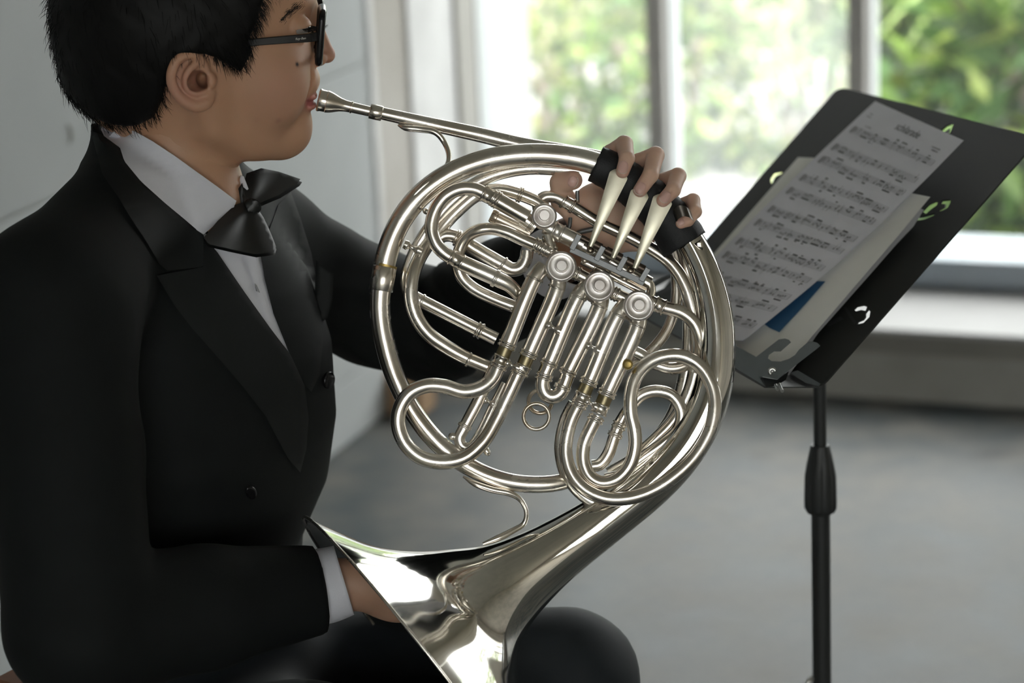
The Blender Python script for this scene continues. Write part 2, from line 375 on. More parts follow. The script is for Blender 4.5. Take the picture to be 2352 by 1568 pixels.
def attr_mat(name, attr, rough, transl=0.0, sss=0.0, spec=0.4, bump=0.0, bscale=600):
    m, nt, b = nodes(name); a = nt.nodes.new('ShaderNodeAttribute'); a.attribute_name = attr
    nt.links.new(a.outputs['Color'], b.inputs['Base Color']); b.inputs['Roughness'].default_value = rough; b.inputs['Specular IOR Level'].default_value = spec
    if sss:
        b.inputs['Subsurface Weight'].default_value = sss; b.inputs['Subsurface Radius'].default_value = (1.0, 0.35, 0.2); b.inputs['Subsurface Scale'].default_value = 0.004
    if bump:
        tc = nt.nodes.new('ShaderNodeTexCoord'); n2 = nt.nodes.new('ShaderNodeTexNoise'); n2.inputs['Scale'].default_value = bscale; n2.inputs['Detail'].default_value = 4
        bp = nt.nodes.new('ShaderNodeBump'); bp.inputs['Strength'].default_value = bump; bp.inputs['Distance'].default_value = 0.001
        nt.links.new(tc.outputs['Object'], n2.inputs['Vector']); nt.links.new(n2.outputs['Fac'], bp.inputs['Height']); nt.links.new(bp.outputs['Normal'], b.inputs['Normal'])
    if transl:
        tl = nt.nodes.new('ShaderNodeBsdfTranslucent'); nt.links.new(a.outputs['Color'], tl.inputs[0]); mx = nt.nodes.new('ShaderNodeMixShader'); mx.inputs[0].default_value = transl
        out = nt.nodes['Material Output']; nt.links.new(b.outputs[0], mx.inputs[1]); nt.links.new(tl.outputs[0], mx.inputs[2]); nt.links.new(mx.outputs[0], out.inputs[0])
    return m
M_SKIN = attr_mat('skin', 'tone', 0.48, sss=0.12, spec=0.4, bump=0.12, bscale=900)
M_LEAF = attr_mat('leaves', 'tone', 0.45, transl=0.35, spec=0.4)
def set_tone(o, cols):
    a = o.data.color_attributes.new('tone', 'FLOAT_COLOR', 'POINT'); c = np.ones((len(cols), 4), np.float32); c[:, :3] = cols
    a.data.foreach_set('color', c.ravel())
exec_parts = []
# ================================================================== ROOM
b = MB(); b.rbox(WB, 5.3, WL-0.12, WR+0.12, -0.12, 0.0); b.build('floor', M_FLOOR, kind='structure', label='stained grey polished concrete floor', cat='floor')
b = MB(); b.rbox(WB-0.12, 5.35, WL-0.2, WR+0.2, WH, WH+0.15); b.build('ceiling', M_CEIL, kind='structure', label='bare concrete ceiling above the room', cat='ceiling')
b = MB(); b.rbox(WB, 5.3, WL-0.16, WL-0.006, 0, WH); wall_l = b.build('wall_left', M_JOINT, kind='structure', label='grey fair-faced concrete panel wall behind the player', cat='wall', origin=rp(2, WL-0.08, 0))
zs = [0.0, 0.133, 0.738, 1.343, 1.948, 2.553, WH]; js = [4.34, 3.27, 2.2, 1.13, 0.06, -1.01, WB]
for i in range(len(js)-1):
    for k in range(len(zs)-1):
        b = MB(); b.rbox(js[i+1]+0.002, js[i]-0.002, WL-0.014, WL, zs[k]+0.002, zs[k+1]-0.002)
        o = b.build('panel', M_WALL, wall_l); bevel(o, 0.003, 2)
b = MB(); b.rbox(4.347, 4.372, WL-0.014, WL+0.004, 0, WH); bevel(b.build('corner_strip', M_WHITE, wall_l), 0.002)
b = MB(); b.rbox(4.374, 4.548, WL-0.014, WL-0.004, 0, WH); b.build('plaster_face', M_BEIGE, wall_l)
b = MB(); b.rbox(4.55, 4.80, WL-0.014, WL+0.004, 0, WH); bevel(b.build('white_pilaster', M_WHITE, wall_l), 0.003)
# half-ring mark of a form tie in the concrete
tc_ = onplane(152, 310, E2, WL); tp = [tc_+E2*0.0005+0.017*(math.cos(a)*E1*0.8+math.sin(a)*EZ) for a in np.linspace(-1.25, 1.25, 14)]
V, Fc = sweep(tp, 0.0032*np.sin(np.linspace(0.25, math.pi-0.25, 14)), 8); obj('tie_mark', V, Fc, M_JOINT, wall_l)
b = MB(); b.rbox(WB, 5.3, WR, WR+0.15, 0, 0.3); b.rbox(WB, 5.3, WR, WR+0.15, 2.6, WH); b.rbox(WB, 5.3, WR, WR+0.15, 0.3, 2.6)
b.build('wall_right', M_ROUGH, kind='structure', label='plain concrete wall on the far right of the room', cat='wall')
# back wall behind the camera: tall openings between posts
b = MB(); b.rbox(WB-0.12, WB, WL-0.12, WR+0.12, 0, 0.55); b.rbox(WB-0.12, WB, WL-0.12, WR+0.12, 2.35, WH); b.rbox(WB-0.12, WB, WL-0.12, WL+1.9, 0.55, 2.35)
for x in (0.45, 0.9, 1.35, 1.8, 2.25): b.rbox(WB-0.12, WB, x-0.04, x+0.04, 0.55, 2.35)
b.rbox(WB-0.12, WB, 2.65, WR+0.12, 0.55, 2.35)
b.build('wall_back', M_ROUGH, kind='structure', label='concrete wall with high openings behind the camera', cat='wall')
# low wall, sill and rail under the windows
b = MB(); b.rbox(4.65, 5.3, WL-0.01, WR, 0.0, 0.10); b.build('wall_front', M_LOWWALL, kind='structure', label='low stained concrete wall under the windows', cat='wall')
b = MB(); b.rbox(4.648, 5.3, WL, WR, 0.10, 0.141); b.build('trim_1', M_SILLSHADE, kind='structure', label='strip below the window sill coloured dark for the overhang shade', cat='trim')  # band coloured dark in place of the sill overhang's shadow
b = MB(); b.rbox(4.636, 5.0, WL, WR, 0.141, 0.154); bevel(b.build('trim_2', M_SILL, kind='structure', label='pale stone window sill ledge', cat='sill'), 0.004)
b = MB(); b.rbox(4.945, 5.06, WL, WR, 0.172, 0.224); b.rbox(5.06, 5.2, WL, WR, 0.15, 0.218); b.rbox(4.97, 5.2, WL, WR, 0.15, 0.173); bevel(b.build('trim_3', M_RAIL, kind='structure', label='blue-grey aluminium bottom rail of the windows', cat='rail'), 0.003)
b = MB(); b.rbox(4.93, 5.25, WL, WR, 2.55, WH); b.build('trim_4', M_WHITE, kind='structure', label='white lintel above the windows', cat='lintel')
b = MB(); b.rbox(4.80, 4.905, WL-0.014, WL+0.012, 0.15, 2.55); b.build('window_jamb', M_FRAME, wall_l)
b = MB(); b.rbox(4.905, 5.06, WL-0.014, WL+0.016, 0.2, 2.55); b.build('window_stile', M_FRAMEW, wall_l)
G_HAZE = glass_mat('dusty_glass', 0.045, 2.0); G_HAZE2 = glass_mat('very_dusty_glass', 0.09, 2.4); G_CLEAR = glass_mat('clear_glass', 0.006, 2.0)
MUL = [-1.519+0.4435*i for i in range(4)]+[1.05, 1.4935, 1.937]
edges = [WL+0.016]+MUL[:3]+[0.60]+MUL[4:]
for i, m in enumerate(MUL):
    wroot = thing('window_%d' % (i+1), rp(5.0, m, 0.224), ['dusty window pane beside the white pilaster', 'hazy dust-coated window pane in the middle', 'clear window pane behind the music stand'][i] if i < 3 else 'tall narrow window pane beyond the right of the picture', 'window', kind='structure', group=None if i < 3 else 'windows beyond the picture')
    b = MB(); b.rbox(4.95, 5.05, m-0.0195, m+0.0195, 0.222, 2.55); bevel(b.build('mullion', M_FRAME, wroot), 0.003)
    b = MB(); b.rbox(4.985, 5.055, m+0.0195, m+0.026, 0.222, 2.55); b.build('glazing_bead', M_FRAMEW, wroot)
    l = edges[i]+(0.026 if i else 0)
    b = MB(); b.rbox(5.018, 5.023, l, m-0.0195, 0.222, 2.55); b.build('pane', [G_HAZE, G_HAZE2, G_CLEAR][min(i, 2)], wroot)
b = MB(); b.rbox(4.94, 5.25, MUL[-1]+0.02, WR, 0.15, WH); b.rbox(4.94, 5.25, MUL[3]+0.02, 0.626, 0.15, WH); b.build('added_pier', M_ROUGH, kind='structure', label='unseen concrete wall piers added to narrow the window light', cat='wall')  # unseen piers, added so window light falls off faster along the left wall
# small brown box standing against the left wall near the windows
bx = onplane(946, 945, EZ, 0.0); a0, b0 = bx@E1, bx@E2
t = thing('cardboard_box', rp(a0, b0, 0), 'small brown cardboard box on the floor by the wall, seen through the horn', 'box')
b = MB(); b.rbox(a0-0.03, a0+0.05, b0-0.06, b0+0.035, 0.0, 0.085); bevel(b.build('carton', M_BOX, t), 0.002)
b = MB(); b.rbox(a0-0.032, a0+0.052, b0-0.062, b0-0.012, 0.085, 0.087); b.rbox(a0-0.032, a0+0.052, b0-0.010, b0+0.037, 0.085, 0.087); b.build('flap', M_BOX, t)

# ================================================================== OUTSIDE
b = MB(); b.box((0, 0, -0.40), (1, 0, 0), (0, 1, 0), (0, 0, 1), 40, 40, 0.12); b.build('ground_outside', M_GROUND, kind='structure', label='mottled garden ground outside the windows', cat='ground')
b = MB(); b.rbox(5.3, 8.6, -8, 8, -0.28, -0.262); b.build('paving_outside', mat('pale_paving', (0.15, 0.15, 0.145), 0.9, col2=(0.24, 0.24, 0.235), scale=2), kind='structure', label='pale paving just outside the windows', cat='paving')
b = MB(); b.rbox(8.6, 8.85, -8, 8, -0.28, -0.02); bevel(b.build('garden_kerb', M_CURB, label='low white kerb in the garden seen through the hazy panes', cat='kerb'), 0.02)
def leaf_cloud(n, c, rad, size, palette, droop=0.4, shell=0.55, aspect=0.42):
    u = RNG.normal(size=(n, 3)); u /= np.linalg.norm(u, axis=1)[:, None]; q = RNG.uniform(shell, 1, n)**0.6
    lump = 1+0.22*np.sin(u[:, 0]*5+c[0]*3)*np.cos(u[:, 1]*4+c[1]*5)+0.15*np.sin(u[:, 2]*7+c[0])
    P = np.asarray(c)+u*np.asarray(rad)*(q*lump)[:, None]; P[:, 2] = np.maximum(P[:, 2], -0.2)
    d = RNG.normal(size=(n, 3))*0.8+u*0.6; d[:, 2] -= droop; d /= np.linalg.norm(d, axis=1)[:, None]
    s = np.cross(d, RNG.normal(size=(n, 3))); s /= np.linalg.norm(s, axis=1)[:, None]; nn = np.cross(s, d)
    L = size*RNG.uniform(0.6, 1.35, n)[:, None]; W = L*aspect*0.5
    V = np.stack([P, P+d*L*0.45+s*W-nn*W*0.3, P+d*L+nn*L*-0.08, P+d*L*0.45-s*W-nn*W*0.3, P+d*L*0.5], 1).reshape(-1, 3)
    k = np.arange(n)*5; Fc = np.concatenate([np.stack([k, k+1, k+4], 1), np.stack([k+1, k+2, k+4], 1), np.stack([k+2, k+3, k+4], 1), np.stack([k+3, k, k+4], 1)])
    pal = np.array(palette)[RNG.integers(0, len(palette), n)]*RNG.uniform(0.15, 0.75, (n, 1))
    return V, Fc, np.repeat(np.clip(pal, 0, 1), 5, 0)
GREENS = [(0.18, 0.32, 0.05), (0.25, 0.40, 0.07), (0.11, 0.22, 0.05), (0.36, 0.46, 0.10), (0.12, 0.24, 0.07)]
PALE = [(0.36, 0.45, 0.12), (0.48, 0.54, 0.18), (0.24, 0.36, 0.10), (0.60, 0.62, 0.36), (0.14, 0.24, 0.07)]
DARKG = [(0.07, 0.13, 0.05), (0.10, 0.18, 0.06), (0.13, 0.22, 0.07), (0.20, 0.29, 0.08)]
PINK = [(0.55, 0.12, 0.32), (0.5, 0.2, 0.3), (0.16, 0.26, 0.08), (0.6, 0.3, 0.35)]
def shrub(name, a, e, z, rad, n, size, pal, label, group='garden shrubs outside', aspect=0.42, droop=0.4):
    c = rp(a, e, z); t = thing(name, (c[0], c[1], -0.28), label, 'shrub', group)
    st = MB()
    for k in range(5):
        an = k*1.3+a; top = c+np.array([math.cos(an)*rad[0]*0.45, math.sin(an)*rad[1]*0.45, rad[2]*0.35])
        V, Fc = sweep(catmull([np.array([c[0]+0.04*math.cos(an), c[1]+0.04*math.sin(an), -0.3]), (c+top)/2+np.array([0.05, 0, -0.1]), top], 0.15), np.linspace(0.03, 0.01, 64)[:0] if 0 else 0.018, 7); st.add(V, Fc)
    st.build('stems', M_BARK, t, smooth=True)
    V, Fc, col = leaf_cloud(n, c, rad, size, pal, droop, aspect=aspect); o = obj('foliage', V, Fc, M_LEAF, t, kind='stuff'); set_tone(o, col)
shr = [(10.2, -3.9, 0.35, (0.95, 0.9, 0.85), 2600, 0.10, GREENS, 'dappled green shrub seen through the pane next to the pilaster'),
       (10.9, -3.0, 0.55, (0.9, 0.9, 1.1), 2600, 0.10, PALE, 'pale yellow-green shrub seen through the pane next to the pilaster'),
       (9.6, -3.35, 0.15, (0.6, 0.6, 0.6), 1500, 0.09, PALE, 'low pale shrub at the kerb behind the horn lead pipe'),
       (10.6, -2.25, 0.45, (0.9, 0.85, 1.0), 2800, 0.10, DARKG, 'dark green shrub seen through the hazy middle pane'),
       (9.5, -2.0, 0.10, (0.5, 0.5, 0.5), 900, 0.13, PALE, 'light leafy shrub low behind the edge of the music stand'),
       (8.0, -1.15, 0.30, (0.62, 0.6, 0.75), 1500, 0.11, DARKG, 'deep green shrub close outside the clear pane'),
       (7.1, -0.92, 0.10, (0.5, 0.5, 0.6), 900, 0.17, GREENS, 'broad-leaved green shrub nearest the clear pane'),
       (9.2, -1.0, 0.55, (0.9, 0.8, 1.0), 1800, 0.13, GREENS, 'bright green shrub beyond the music stand top'),
       (11.5, -5.0, 0.7, (1.1, 1.1, 1.3), 2200, 0.12, GREENS, 'tall green shrub at the far left of the garden'),
       (12.2, -3.4, 0.8, (1.4, 1.0, 1.5), 2600, 0.12, DARKG, 'tall dark shrub behind the pale yellow-green one'),
       (8.0, -2.85, 0.0, (0.34, 0.34, 0.42), 700, 0.09, PALE, 'low sunny shrub just outside the pane next to the pilaster'),
       (7.9, -2.40, 0.02, (0.36, 0.34, 0.45), 700, 0.09, GREENS, 'low green shrub behind the mullion over the player\'s fingers'),
       (8.0, -1.95, 0.0, (0.36, 0.34, 0.45), 700, 0.09, PALE, 'low pale shrub just outside the hazy middle pane'),
       (12.2, -1.4, 0.8, (1.4, 1.0, 1.5), 2400, 0.13, GREENS, 'tall leafy shrub at the back behind the stand'),
       (9.0, 0.4, 0.6, (1.0, 0.9, 1.1), 1600, 0.14, GREENS, 'rounded green shrub right of the picture'),
       (9.3, 2.2, 0.6, (1.1, 0.9, 1.2), 1600, 0.14, DARKG, 'rounded dark shrub far right of the picture')]
for q in shr: shrub('garden_shrub', *q)
for k in range(5):
    shrub('garden_shrub', WB-4.2-0.5*(k % 2), -1.6+1.5*k, 0.5, (0.75, 0.75, 0.9+0.35*(k % 3)), 800, 0.17, PINK if k == 3 else GREENS, 'leafy shrub in the garden behind the camera', 'shrubs behind the camera')
# long strap leaves outside the clear pane
def strap(a, e, z, n, L, label):
    c = rp(a, e, z); t = thing('strap_leaf_plant', (c[0], c[1], -0.28), label, 'plant', 'strap-leaved plants')
    V, Fc = sweep([np.array([c[0], c[1], -0.3]), c], 0.02, 8); obj('stem', V, Fc, M_BARK, t)
    for k in range(n):
        an = k*2.4; d = np.array([math.cos(an), math.sin(an), 0]); s = np.array([-d[1], d[0], 0]); V = []; Fc = []
        for i in range(9):
            q = i/8; p = c+d*L*q+EZ*(L*0.75*q-L*1.0*q*q); wd = 0.035*math.sin(math.pi*min(1, q*0.9+0.1))+0.002
            V += [p-s*wd+EZ*0.008, p, p+s*wd+EZ*0.008]
        for i in range(8):
            for j in (0, 1): Fc.append((i*3+j, i*3+j+1, i*3+j+4, i*3+j+3))
        o = obj('leaf', V, Fc, M_LEAF, t); set_tone(o, np.tile(np.array([0.22, 0.31, 0.09])*random.uniform(0.7, 1.3), (27, 1)))
strap(7.5, -1.05, 0.42, 15, 0.55, 'strap-leaved green plant outside the clear pane')
strap(8.9, -2.05, 0.20, 13, 0.5, 'strap-leaved pale plant behind the upper left edge of the music stand')
# ================================================================== FRENCH HORN
horn = thing('french_horn', hp(1290, 1500, 0), 'silver double french horn with four rotor valves held by the seated player', 'french horn')
def tube(name, path, r, mat=None, parent=None, seg=18, step=7, cap=True, shell=0.0):
    P = catmull([(*p, 0.0) if len(p) == 2 else p for p in path], step)
    if np.ndim(r): rr = np.interp(np.linspace(0, 1, len(P)), np.linspace(0, 1, len(r)), r)
    else: rr = np.full(len(P), float(r))
    W = [hp(*p[:3]) for p in P]
    V, Fc = sweep(W, rr*S, seg, cap, shell); return obj(name, V, Fc, mat or M_SILVER, parent or horn)
def tuber(name, path, mat=None, parent=None, seg=28, step=7, **kw):     # path with a radius as 4th value
    P = catmull(path, step); W = [hp(*p[:3]) for p in P]
    V, Fc = sweep(W, P[:, 3]*S, seg, **kw); return obj(name, V, Fc, mat or M_SILVER, parent or horn)
def ferrule(a, b, r, parent=None, mat=None, name='ferrule', beads=True):
    p0, p1 = hp(*a), hp(*b); L = np.linalg.norm(p1-p0); q = r*S; e = 2.2*S
    prof = [(0, q-e), (0, q+e*0.4), (e*0.8, q+e), (e*1.8, q+e), (e*2.6, q+e*0.1), (L-e*2.6, q+e*0.1), (L-e*1.8, q+e), (L-e*0.8, q+e), (L, q+e*0.4), (L, q-e)] if beads else [(0, q-e), (0, q), (e*0.5, q+e*0.5), (L-e*0.5, q+e*0.5), (L, q), (L, q-e)]
    V, Fc = lathe(p0, p1, prof, 24); return autosmooth(obj(name, V, Fc, mat or M_SILVER, parent or horn), 50)
# main ring, from the thin lower end round the left, top and right into the bell
ring = [(1345, 1090, 30, 18), (1270, 1110, 10, 19.5), (1180, 1108, 0, 20), (1100, 1083, 0, 21), (1020, 1030, 0, 22), (955, 955, 0, 22.5), (910, 870, 0, 23), (885, 790, 0, 23.5), (873, 710, 0, 23.5), (878, 640, 0, 25), (893, 570, 0, 25.5), (920, 508, 0, 25.5), (965, 450, 0, 26), (1030, 402, 0, 26), (1110, 370, 0, 26), (1200, 356, 0, 26), (1290, 359, 0, 26.5), (1370, 376, 0, 27), (1445, 410, 0, 29), (1520, 470, 0, 31)]
tuber('main_ring', ring)
bellp = [(1445, 410, 0, 28.5), (1520, 470, 0, 31), (1580, 545, 0, 33.5), (1622, 630, 0, 36.5), (1645, 725, 0, 39.5), (1648, 820, 0, 42), (1638, 890, 0, 44), (1610, 968, 4, 47), (1560, 1046, 12, 50), (1490, 1115, 22, 54), (1390, 1190, 32, 60), (1320, 1238, 34, 67), (1245, 1288, 34, 79), (1157, 1347, 36, 108), (1109, 1378, 33, 142), (1071, 1408, 29, 183), (1041, 1434, 24, 229), (1011, 1461, 17, 284), (981, 1486, 10, 343), (965, 1499, 6.5, 375), (950, 1511, 3, 412)]
P = catmull(bellp, 6)
for _ in range(40): P[1:-1] = 0.25*P[:-2]+0.5*P[1:-1]+0.25*P[2:]
V, Fc = sweep([hp(*p[:3]) for p in P], P[:, 3]*S, 96, cap=False, shell=2.0*S)
bell = obj('bell', V, Fc, M_BELL, horn)
T_ = hp(950, 1511, 3)-hp(965, 1499, 6.5); T_ /= np.linalg.norm(T_); a_ = np.cross(T_, [0, 0, 1.0]); a_ /= np.linalg.norm(a_); b_ = np.cross(T_, a_)
rim = [hp(950, 1511, 3)+411*S*(math.cos(t)*a_+math.sin(t)*b_) for t in np.linspace(0, 2*math.pi, 97)]
V, Fc = sweep(rim, 3.6*S, 8); obj('bell_rim', V, Fc, M_SILVER, bell)
# ferrule joint on the left of the ring, with its ragged line of solder
ferrule((884, 612, 0), (875, 668, 0), 26.5, name='ring_joint', beads=False)
V, Fc = sweep([hp(886.5, 607, 0), hp(885, 613, 0)], 26.6*S, 24); obj('solder_line', V, Fc, M_GOLD, horn)
# lead pipe and mouthpiece
LPD = 62
tuber('lead_pipe', [(868, 258, LPD-8, 14.5), (980, 283, LPD, 16), (1100, 309, LPD, 17.5), (1200, 333, LPD, 18.5), (1300, 350, LPD-5, 19), (1400, 372, LPD-8, 19), (1480, 420, LPD-8, 19), (1540, 500, LPD-4, 19), (1575, 600, LPD, 19), (1586, 720, LPD, 19), (1580, 840, LPD, 19), (1545, 960, LPD, 19), (1480, 1040, LPD, 19), (1400, 1090, LPD, 18)], seg=20)
mp0, mp1 = hp(731, 229, LPD-18), hp(806, 246, LPD-12); ax_ = (mp1-mp0)/np.linalg.norm(mp1-mp0); LM = np.linalg.norm(mp1-mp0)
prof = [(0.003*0, 21*S), (-1*S, 24*S), (0, 26*S), (3*S, 27*S), (6*S, 26*S), (8*S, 25.2*S), (19*S, 25*S), (20*S, 26*S), (22*S, 25.6*S), (30*S, 24*S), (40*S, 20.5*S), (52*S, 16*S), (64*S, 13.6*S), (72*S, 13*S), (76*S, 13*S), (77*S, 14.4*S), (80*S, 14.4*S), (81*S, 12.4*S), (122*S, 11.8*S), (123*S, 11*S)]
V, Fc = lathe(mp0, mp1, prof, 40); autosmooth(obj('mouthpiece', V, Fc, M_SILVER, horn), 35)
ferrule((849, 255, LPD-10), (878, 261, LPD-8), 16.5, name='mouthpiece_receiver', beads=False)
# curved braces
tuber('brace', [(915, 287, LPD-8, 3), (930, 293, LPD-14, 7), (965, 297, LPD-16, 7.5), (1000, 304, LPD-20, 7), (1021, 328, 45, 6.5), (1031, 357, 30, 6), (1026, 382, 12, 6.5), (1005, 402, -10, 7.5), (975, 425, -18, 8), (950, 450, -18, 6), (936, 468, -14, 2.5)], seg=12)
tuber('brace', [(1064, 1094, -8, 2.5), (1090, 1110, -14, 7), (1130, 1124, -12, 8), (1172, 1133, -8, 7.5), (1196, 1148, 0, 6), (1209, 1176, 5, 5.5), (1203, 1202, 10, 6), (1180, 1217, 5, 7), (1145, 1235, -5, 8), (1109, 1249, -10, 4)], seg=12)
# --- slides and crooks
def slide(name, path, r, fer=(), **kw):
    o = tube(name, path, r, **kw)
    for f in fer: ferrule(f[0], f[1], f[2], o)
    return o
# upper left loop with its two straight legs
slide('tuning_loop', [(1118, 447, -26), (1090, 435, -28), (1058, 434, -30), (1022, 452, -30), (998, 487, -30), (991, 525, -30), (1003, 562, -30), (1026, 585, -28), (1048, 597, -26)], 16, [((1108, 443, -26), (1134, 455, -26), 18), ((1034, 589, -27), (1062, 604, -26), 18)])
slide('slide_leg', [(1132, 454, -26), (1212, 500, -26)], 19, [((1136, 456, -26), (1146, 462, -26), 19)])
slide('slide_leg', [(1060, 603, -26), (1142, 640, -26), (1170, 655, -22), (1196, 682, -10)], [19, 19, 18, 14], [((1134, 637, -26), (1142, 641, -26), 19)])
# second loop, from the second rotor back over to the left
slide('crook', [(1264, 580, -25), (1236, 566, -22), (1198, 549, -20), (1160, 532, -18), (1126, 525, -14), (1095, 530, -10), (1071, 546, 0), (1056, 572, 6), (1051, 602, 10), (1060, 635, 14), (1086, 661, 14), (1130, 684, 12), (1186, 706, 10)], 14.5, [((1226, 560, -22), (1240, 567, -22), 16), ((1243, 569, -22), (1256, 576, -22), 15)])
# tube running along the inside of the ring on the left
slide('inner_branch', [(1252, 478, 18), (1233, 463, 20), (1192, 446, 22), (1145, 436, 26), (1100, 446, 30), (1050, 485, 34), (1004, 535, 30), (966, 588, 14), (948, 635, 0), (944, 680, -4), (956, 726, -4), (984, 766, -2), (1022, 794, 0), (1066, 819, 2), (1120, 842, 4)], [15, 15, 15, 16, 17, 17, 16], [((1190, 445, 22), (1200, 449, 22), 16.5), ((1074, 824, 2), (1080, 827, 2), 16)])
tube('inner_branch', [(1330, 392, 30), (1200, 388, 30), (1110, 412, 30), (1040, 462, 32), (985, 525, 34), (950, 585, 36), (934, 640, 36), (938, 670, 30), (966, 690, 20)], 15)
slide('slide_leg', [(962, 688, 14), (1104, 760, 14), (1140, 778, 14)], 15.5, [((966, 690, 14), (972, 693, 14), 15.5), ((1094, 755, 14), (1108, 762, 14), 17.5)])
# tube behind the second loop with its small bend
slide('slide_bend', [(1004, 552, 28), (1018, 542, 28), (1038, 541, 28), (1056, 549, 28), (1085, 568, 28), (1158, 610, 28), (1176, 619, 28), (1195, 615, 28), (1207, 597, 28), (1211, 575, 28)], [15, 15, 17.5, 17.5, 17.5, 17, 16, 15], [((1046, 545, 28), (1056, 549, 28), 18), ((1152, 606, 28), (1156, 609, 28), 18)])
V, Fc = lathe(hp(1128, 494, 20), hp(1222, 540, 20), [(0, 8*S), (0, 15*S), (4*S, 17*S), (14*S, 17*S), (16*S, 15*S), (100*S, 15*S), (100*S, 10*S)], 24); autosmooth(obj('slide_leg', V, Fc, M_DARKSILVER, horn), 40)
# bend above the first rotor and long tube to the right
slide('rear_branch', [(1238, 486, 20), (1236, 468, 22), (1250, 453, 24), (1274, 452, 26), (1298, 463, 28), (1380, 513, 28), (1450, 546, 28), (1500, 574, 26), (1540, 604, 24), (1570, 648, 22), (1588, 700, 20), (1598, 760, 20), (1600, 830, 24), (1584, 900, 28), (1550, 962, 32), (1500, 1014, 36), (1450, 1056, 38)], [14, 14.5, 14.5, 15, 15.5, 16.5, 17, 17, 17, 16, 15], [((1292, 460, 28), (1298, 464, 28), 15.5), ((1312, 471, 28), (1320, 476, 28), 16)])
# right port of the fourth rotor
slide('rear_branch', [(1496, 693, -14), (1520, 704, -14), (1566, 718, -14), (1594, 742, -12), (1607, 778, -6), (1606, 815, 8), (1590, 850, 20)], 15.5, [((1503, 697, -14), (1526, 707, -14), 17.5)])
tube('rear_branch', [(1540, 560, 70), (1552, 620, 66), (1553, 690, 62), (1535, 752, 58), (1500, 800, 52), (1460, 830, 46), (1420, 850, 40)], 13)
slide('rear_branch', [(1440, 800, 10), (1470, 813, 12), (1505, 836, 14), (1544, 846, 16), (1580, 834, 20), (1602, 800, 26)], 14)
tube('rear_branch', [(1612, 860, 18), (1594, 925, 20), (1562, 985, 24), (1505, 1040, 28), (1440, 1086, 30), (1390, 1100, 30)], 14)
# inner crook behind the big one
slide('rear_crook', [(1360, 1070, 4), (1378, 1066, 4), (1396, 1044, 4), (1411, 1003, 4), (1424, 972, 4), (1445, 938, 2), (1472, 908, 0), (1506, 898, 0), (1543, 908, 0), (1564, 942, 0), (1558, 984, 2), (1525, 1016, 6), (1480, 1048, 10), (1432, 1082, 14)], 14.5, [((1419, 984, 4), (1425, 970, 4), 16), ((1411, 1003, 4), (1415, 993, 4), 16)])
tube('rear_crook', [(1318, 925, 0), (1296, 970, 2), (1286, 1030, 4), (1298, 1085, 6), (1330, 1130, 8), (1375, 1158, 10), (1430, 1160, 14)], 14)
# six parallel slide tubes below the rotors
UL = {'a': ((1231, 634, -34), (1163, 797, -34)), 'b': ((1281, 655, -34), (1212, 818, -34)), 'c': ((1331, 676, -34), (1258, 842, -34)), 'd': ((1379, 697, -34), (1301, 862, -34)), 'e': ((1422, 718, -34), (1350, 882, -34)), 'f': ((1466, 742, -34), (1392, 908, -34))}
DN = np.array([-0.40, 0.92, 0])
for k, (p, q) in UL.items():
    p, q = np.array(p, float), np.array(q, float)
    top = p-DN*22+np.array([9, 0, 6]) if k in 'ace' else p-DN*18+np.array([-6, -4, 6])
    o = tube('outer_slide', [tuple(top), tuple(p), tuple(q)], 19, seg=22); ferrule(tuple(p+DN*4), tuple(p+DN*9), 18.8, o)
    if k in 'abef':
        ferrule(tuple(q-DN*12), tuple(q+DN*2), 20, o)
        m = tube('brass_sleeve', [tuple(q), tuple(q+DN*24)], 17, M_BRASS)
        ferrule(tuple(q+DN*22), tuple(q+DN*46), 18, m)
    else: ferrule(tuple(q-DN*14), tuple(q-DN*2), 19.4, o)
# U bend between the two middle tubes
slide('slide_bend', [(1262, 834, -34), (1250, 862, -34), (1246, 884, -34), (1254, 905, -34), (1270, 911, -34), (1287, 902, -34), (1297, 880, -34), (1306, 855, -34)], 17, [((1252, 858, -34), (1248, 872, -34), 18.5), ((1294, 884, -34), (1290, 894, -34), 18)])
# big left crook
slide('left_crook', [(1146, 838, -36), (1132, 868, -38), (1105, 890, -42), (1066, 899, -46), (1020, 887, -48), (978, 886, -48), (940, 904, -48), (917, 942, -48), (915, 980, -48), (932, 1020, -48), (966, 1050, -48), (1016, 1061, -48), (1066, 1051, -46), (1108, 1016, -44), (1138, 968, -40), (1164, 915, -37), (1186, 868, -36), (1198, 842, -36)], 17, [((1148, 834, -36), (1143, 846, -36), 18.5), ((1196, 848, -36), (1190, 860, -36), 18.5)])
# small slide below it
slide('small_slide', [(1136, 838, 8), (1102, 914, 6), (1064, 986, 4), (1055, 1006, 4), (1062, 1024, 4), (1080, 1027, 4), (1096, 1010, 6), (1136, 930, 8), (1160, 880, 8)], [14.5, 14.5, 14.5, 14, 13, 13, 13, 10], [((1070, 974, 4), (1066, 982, 4), 15)])
def knob(a, b, r, name='knob', mat=None, parent=None):
    p0, p1 = hp(*a), hp(*b); L = np.linalg.norm(p1-p0); q = r*S
    V, Fc = lathe(p0, p1, [(0, q*0.4), (L*0.35, q*0.4), (L*0.4, q*0.9), (L*0.5, q), (L*0.72, q), (L*0.86, q*0.8), (L, q*0.35)], 16); return obj(name, V, Fc, mat or M_SILVER, parent or horn)
knob((1054, 1005, 4), (1030, 1000, 4), 9); knob((1108, 1020, 4), (1124, 1046, 4), 8)
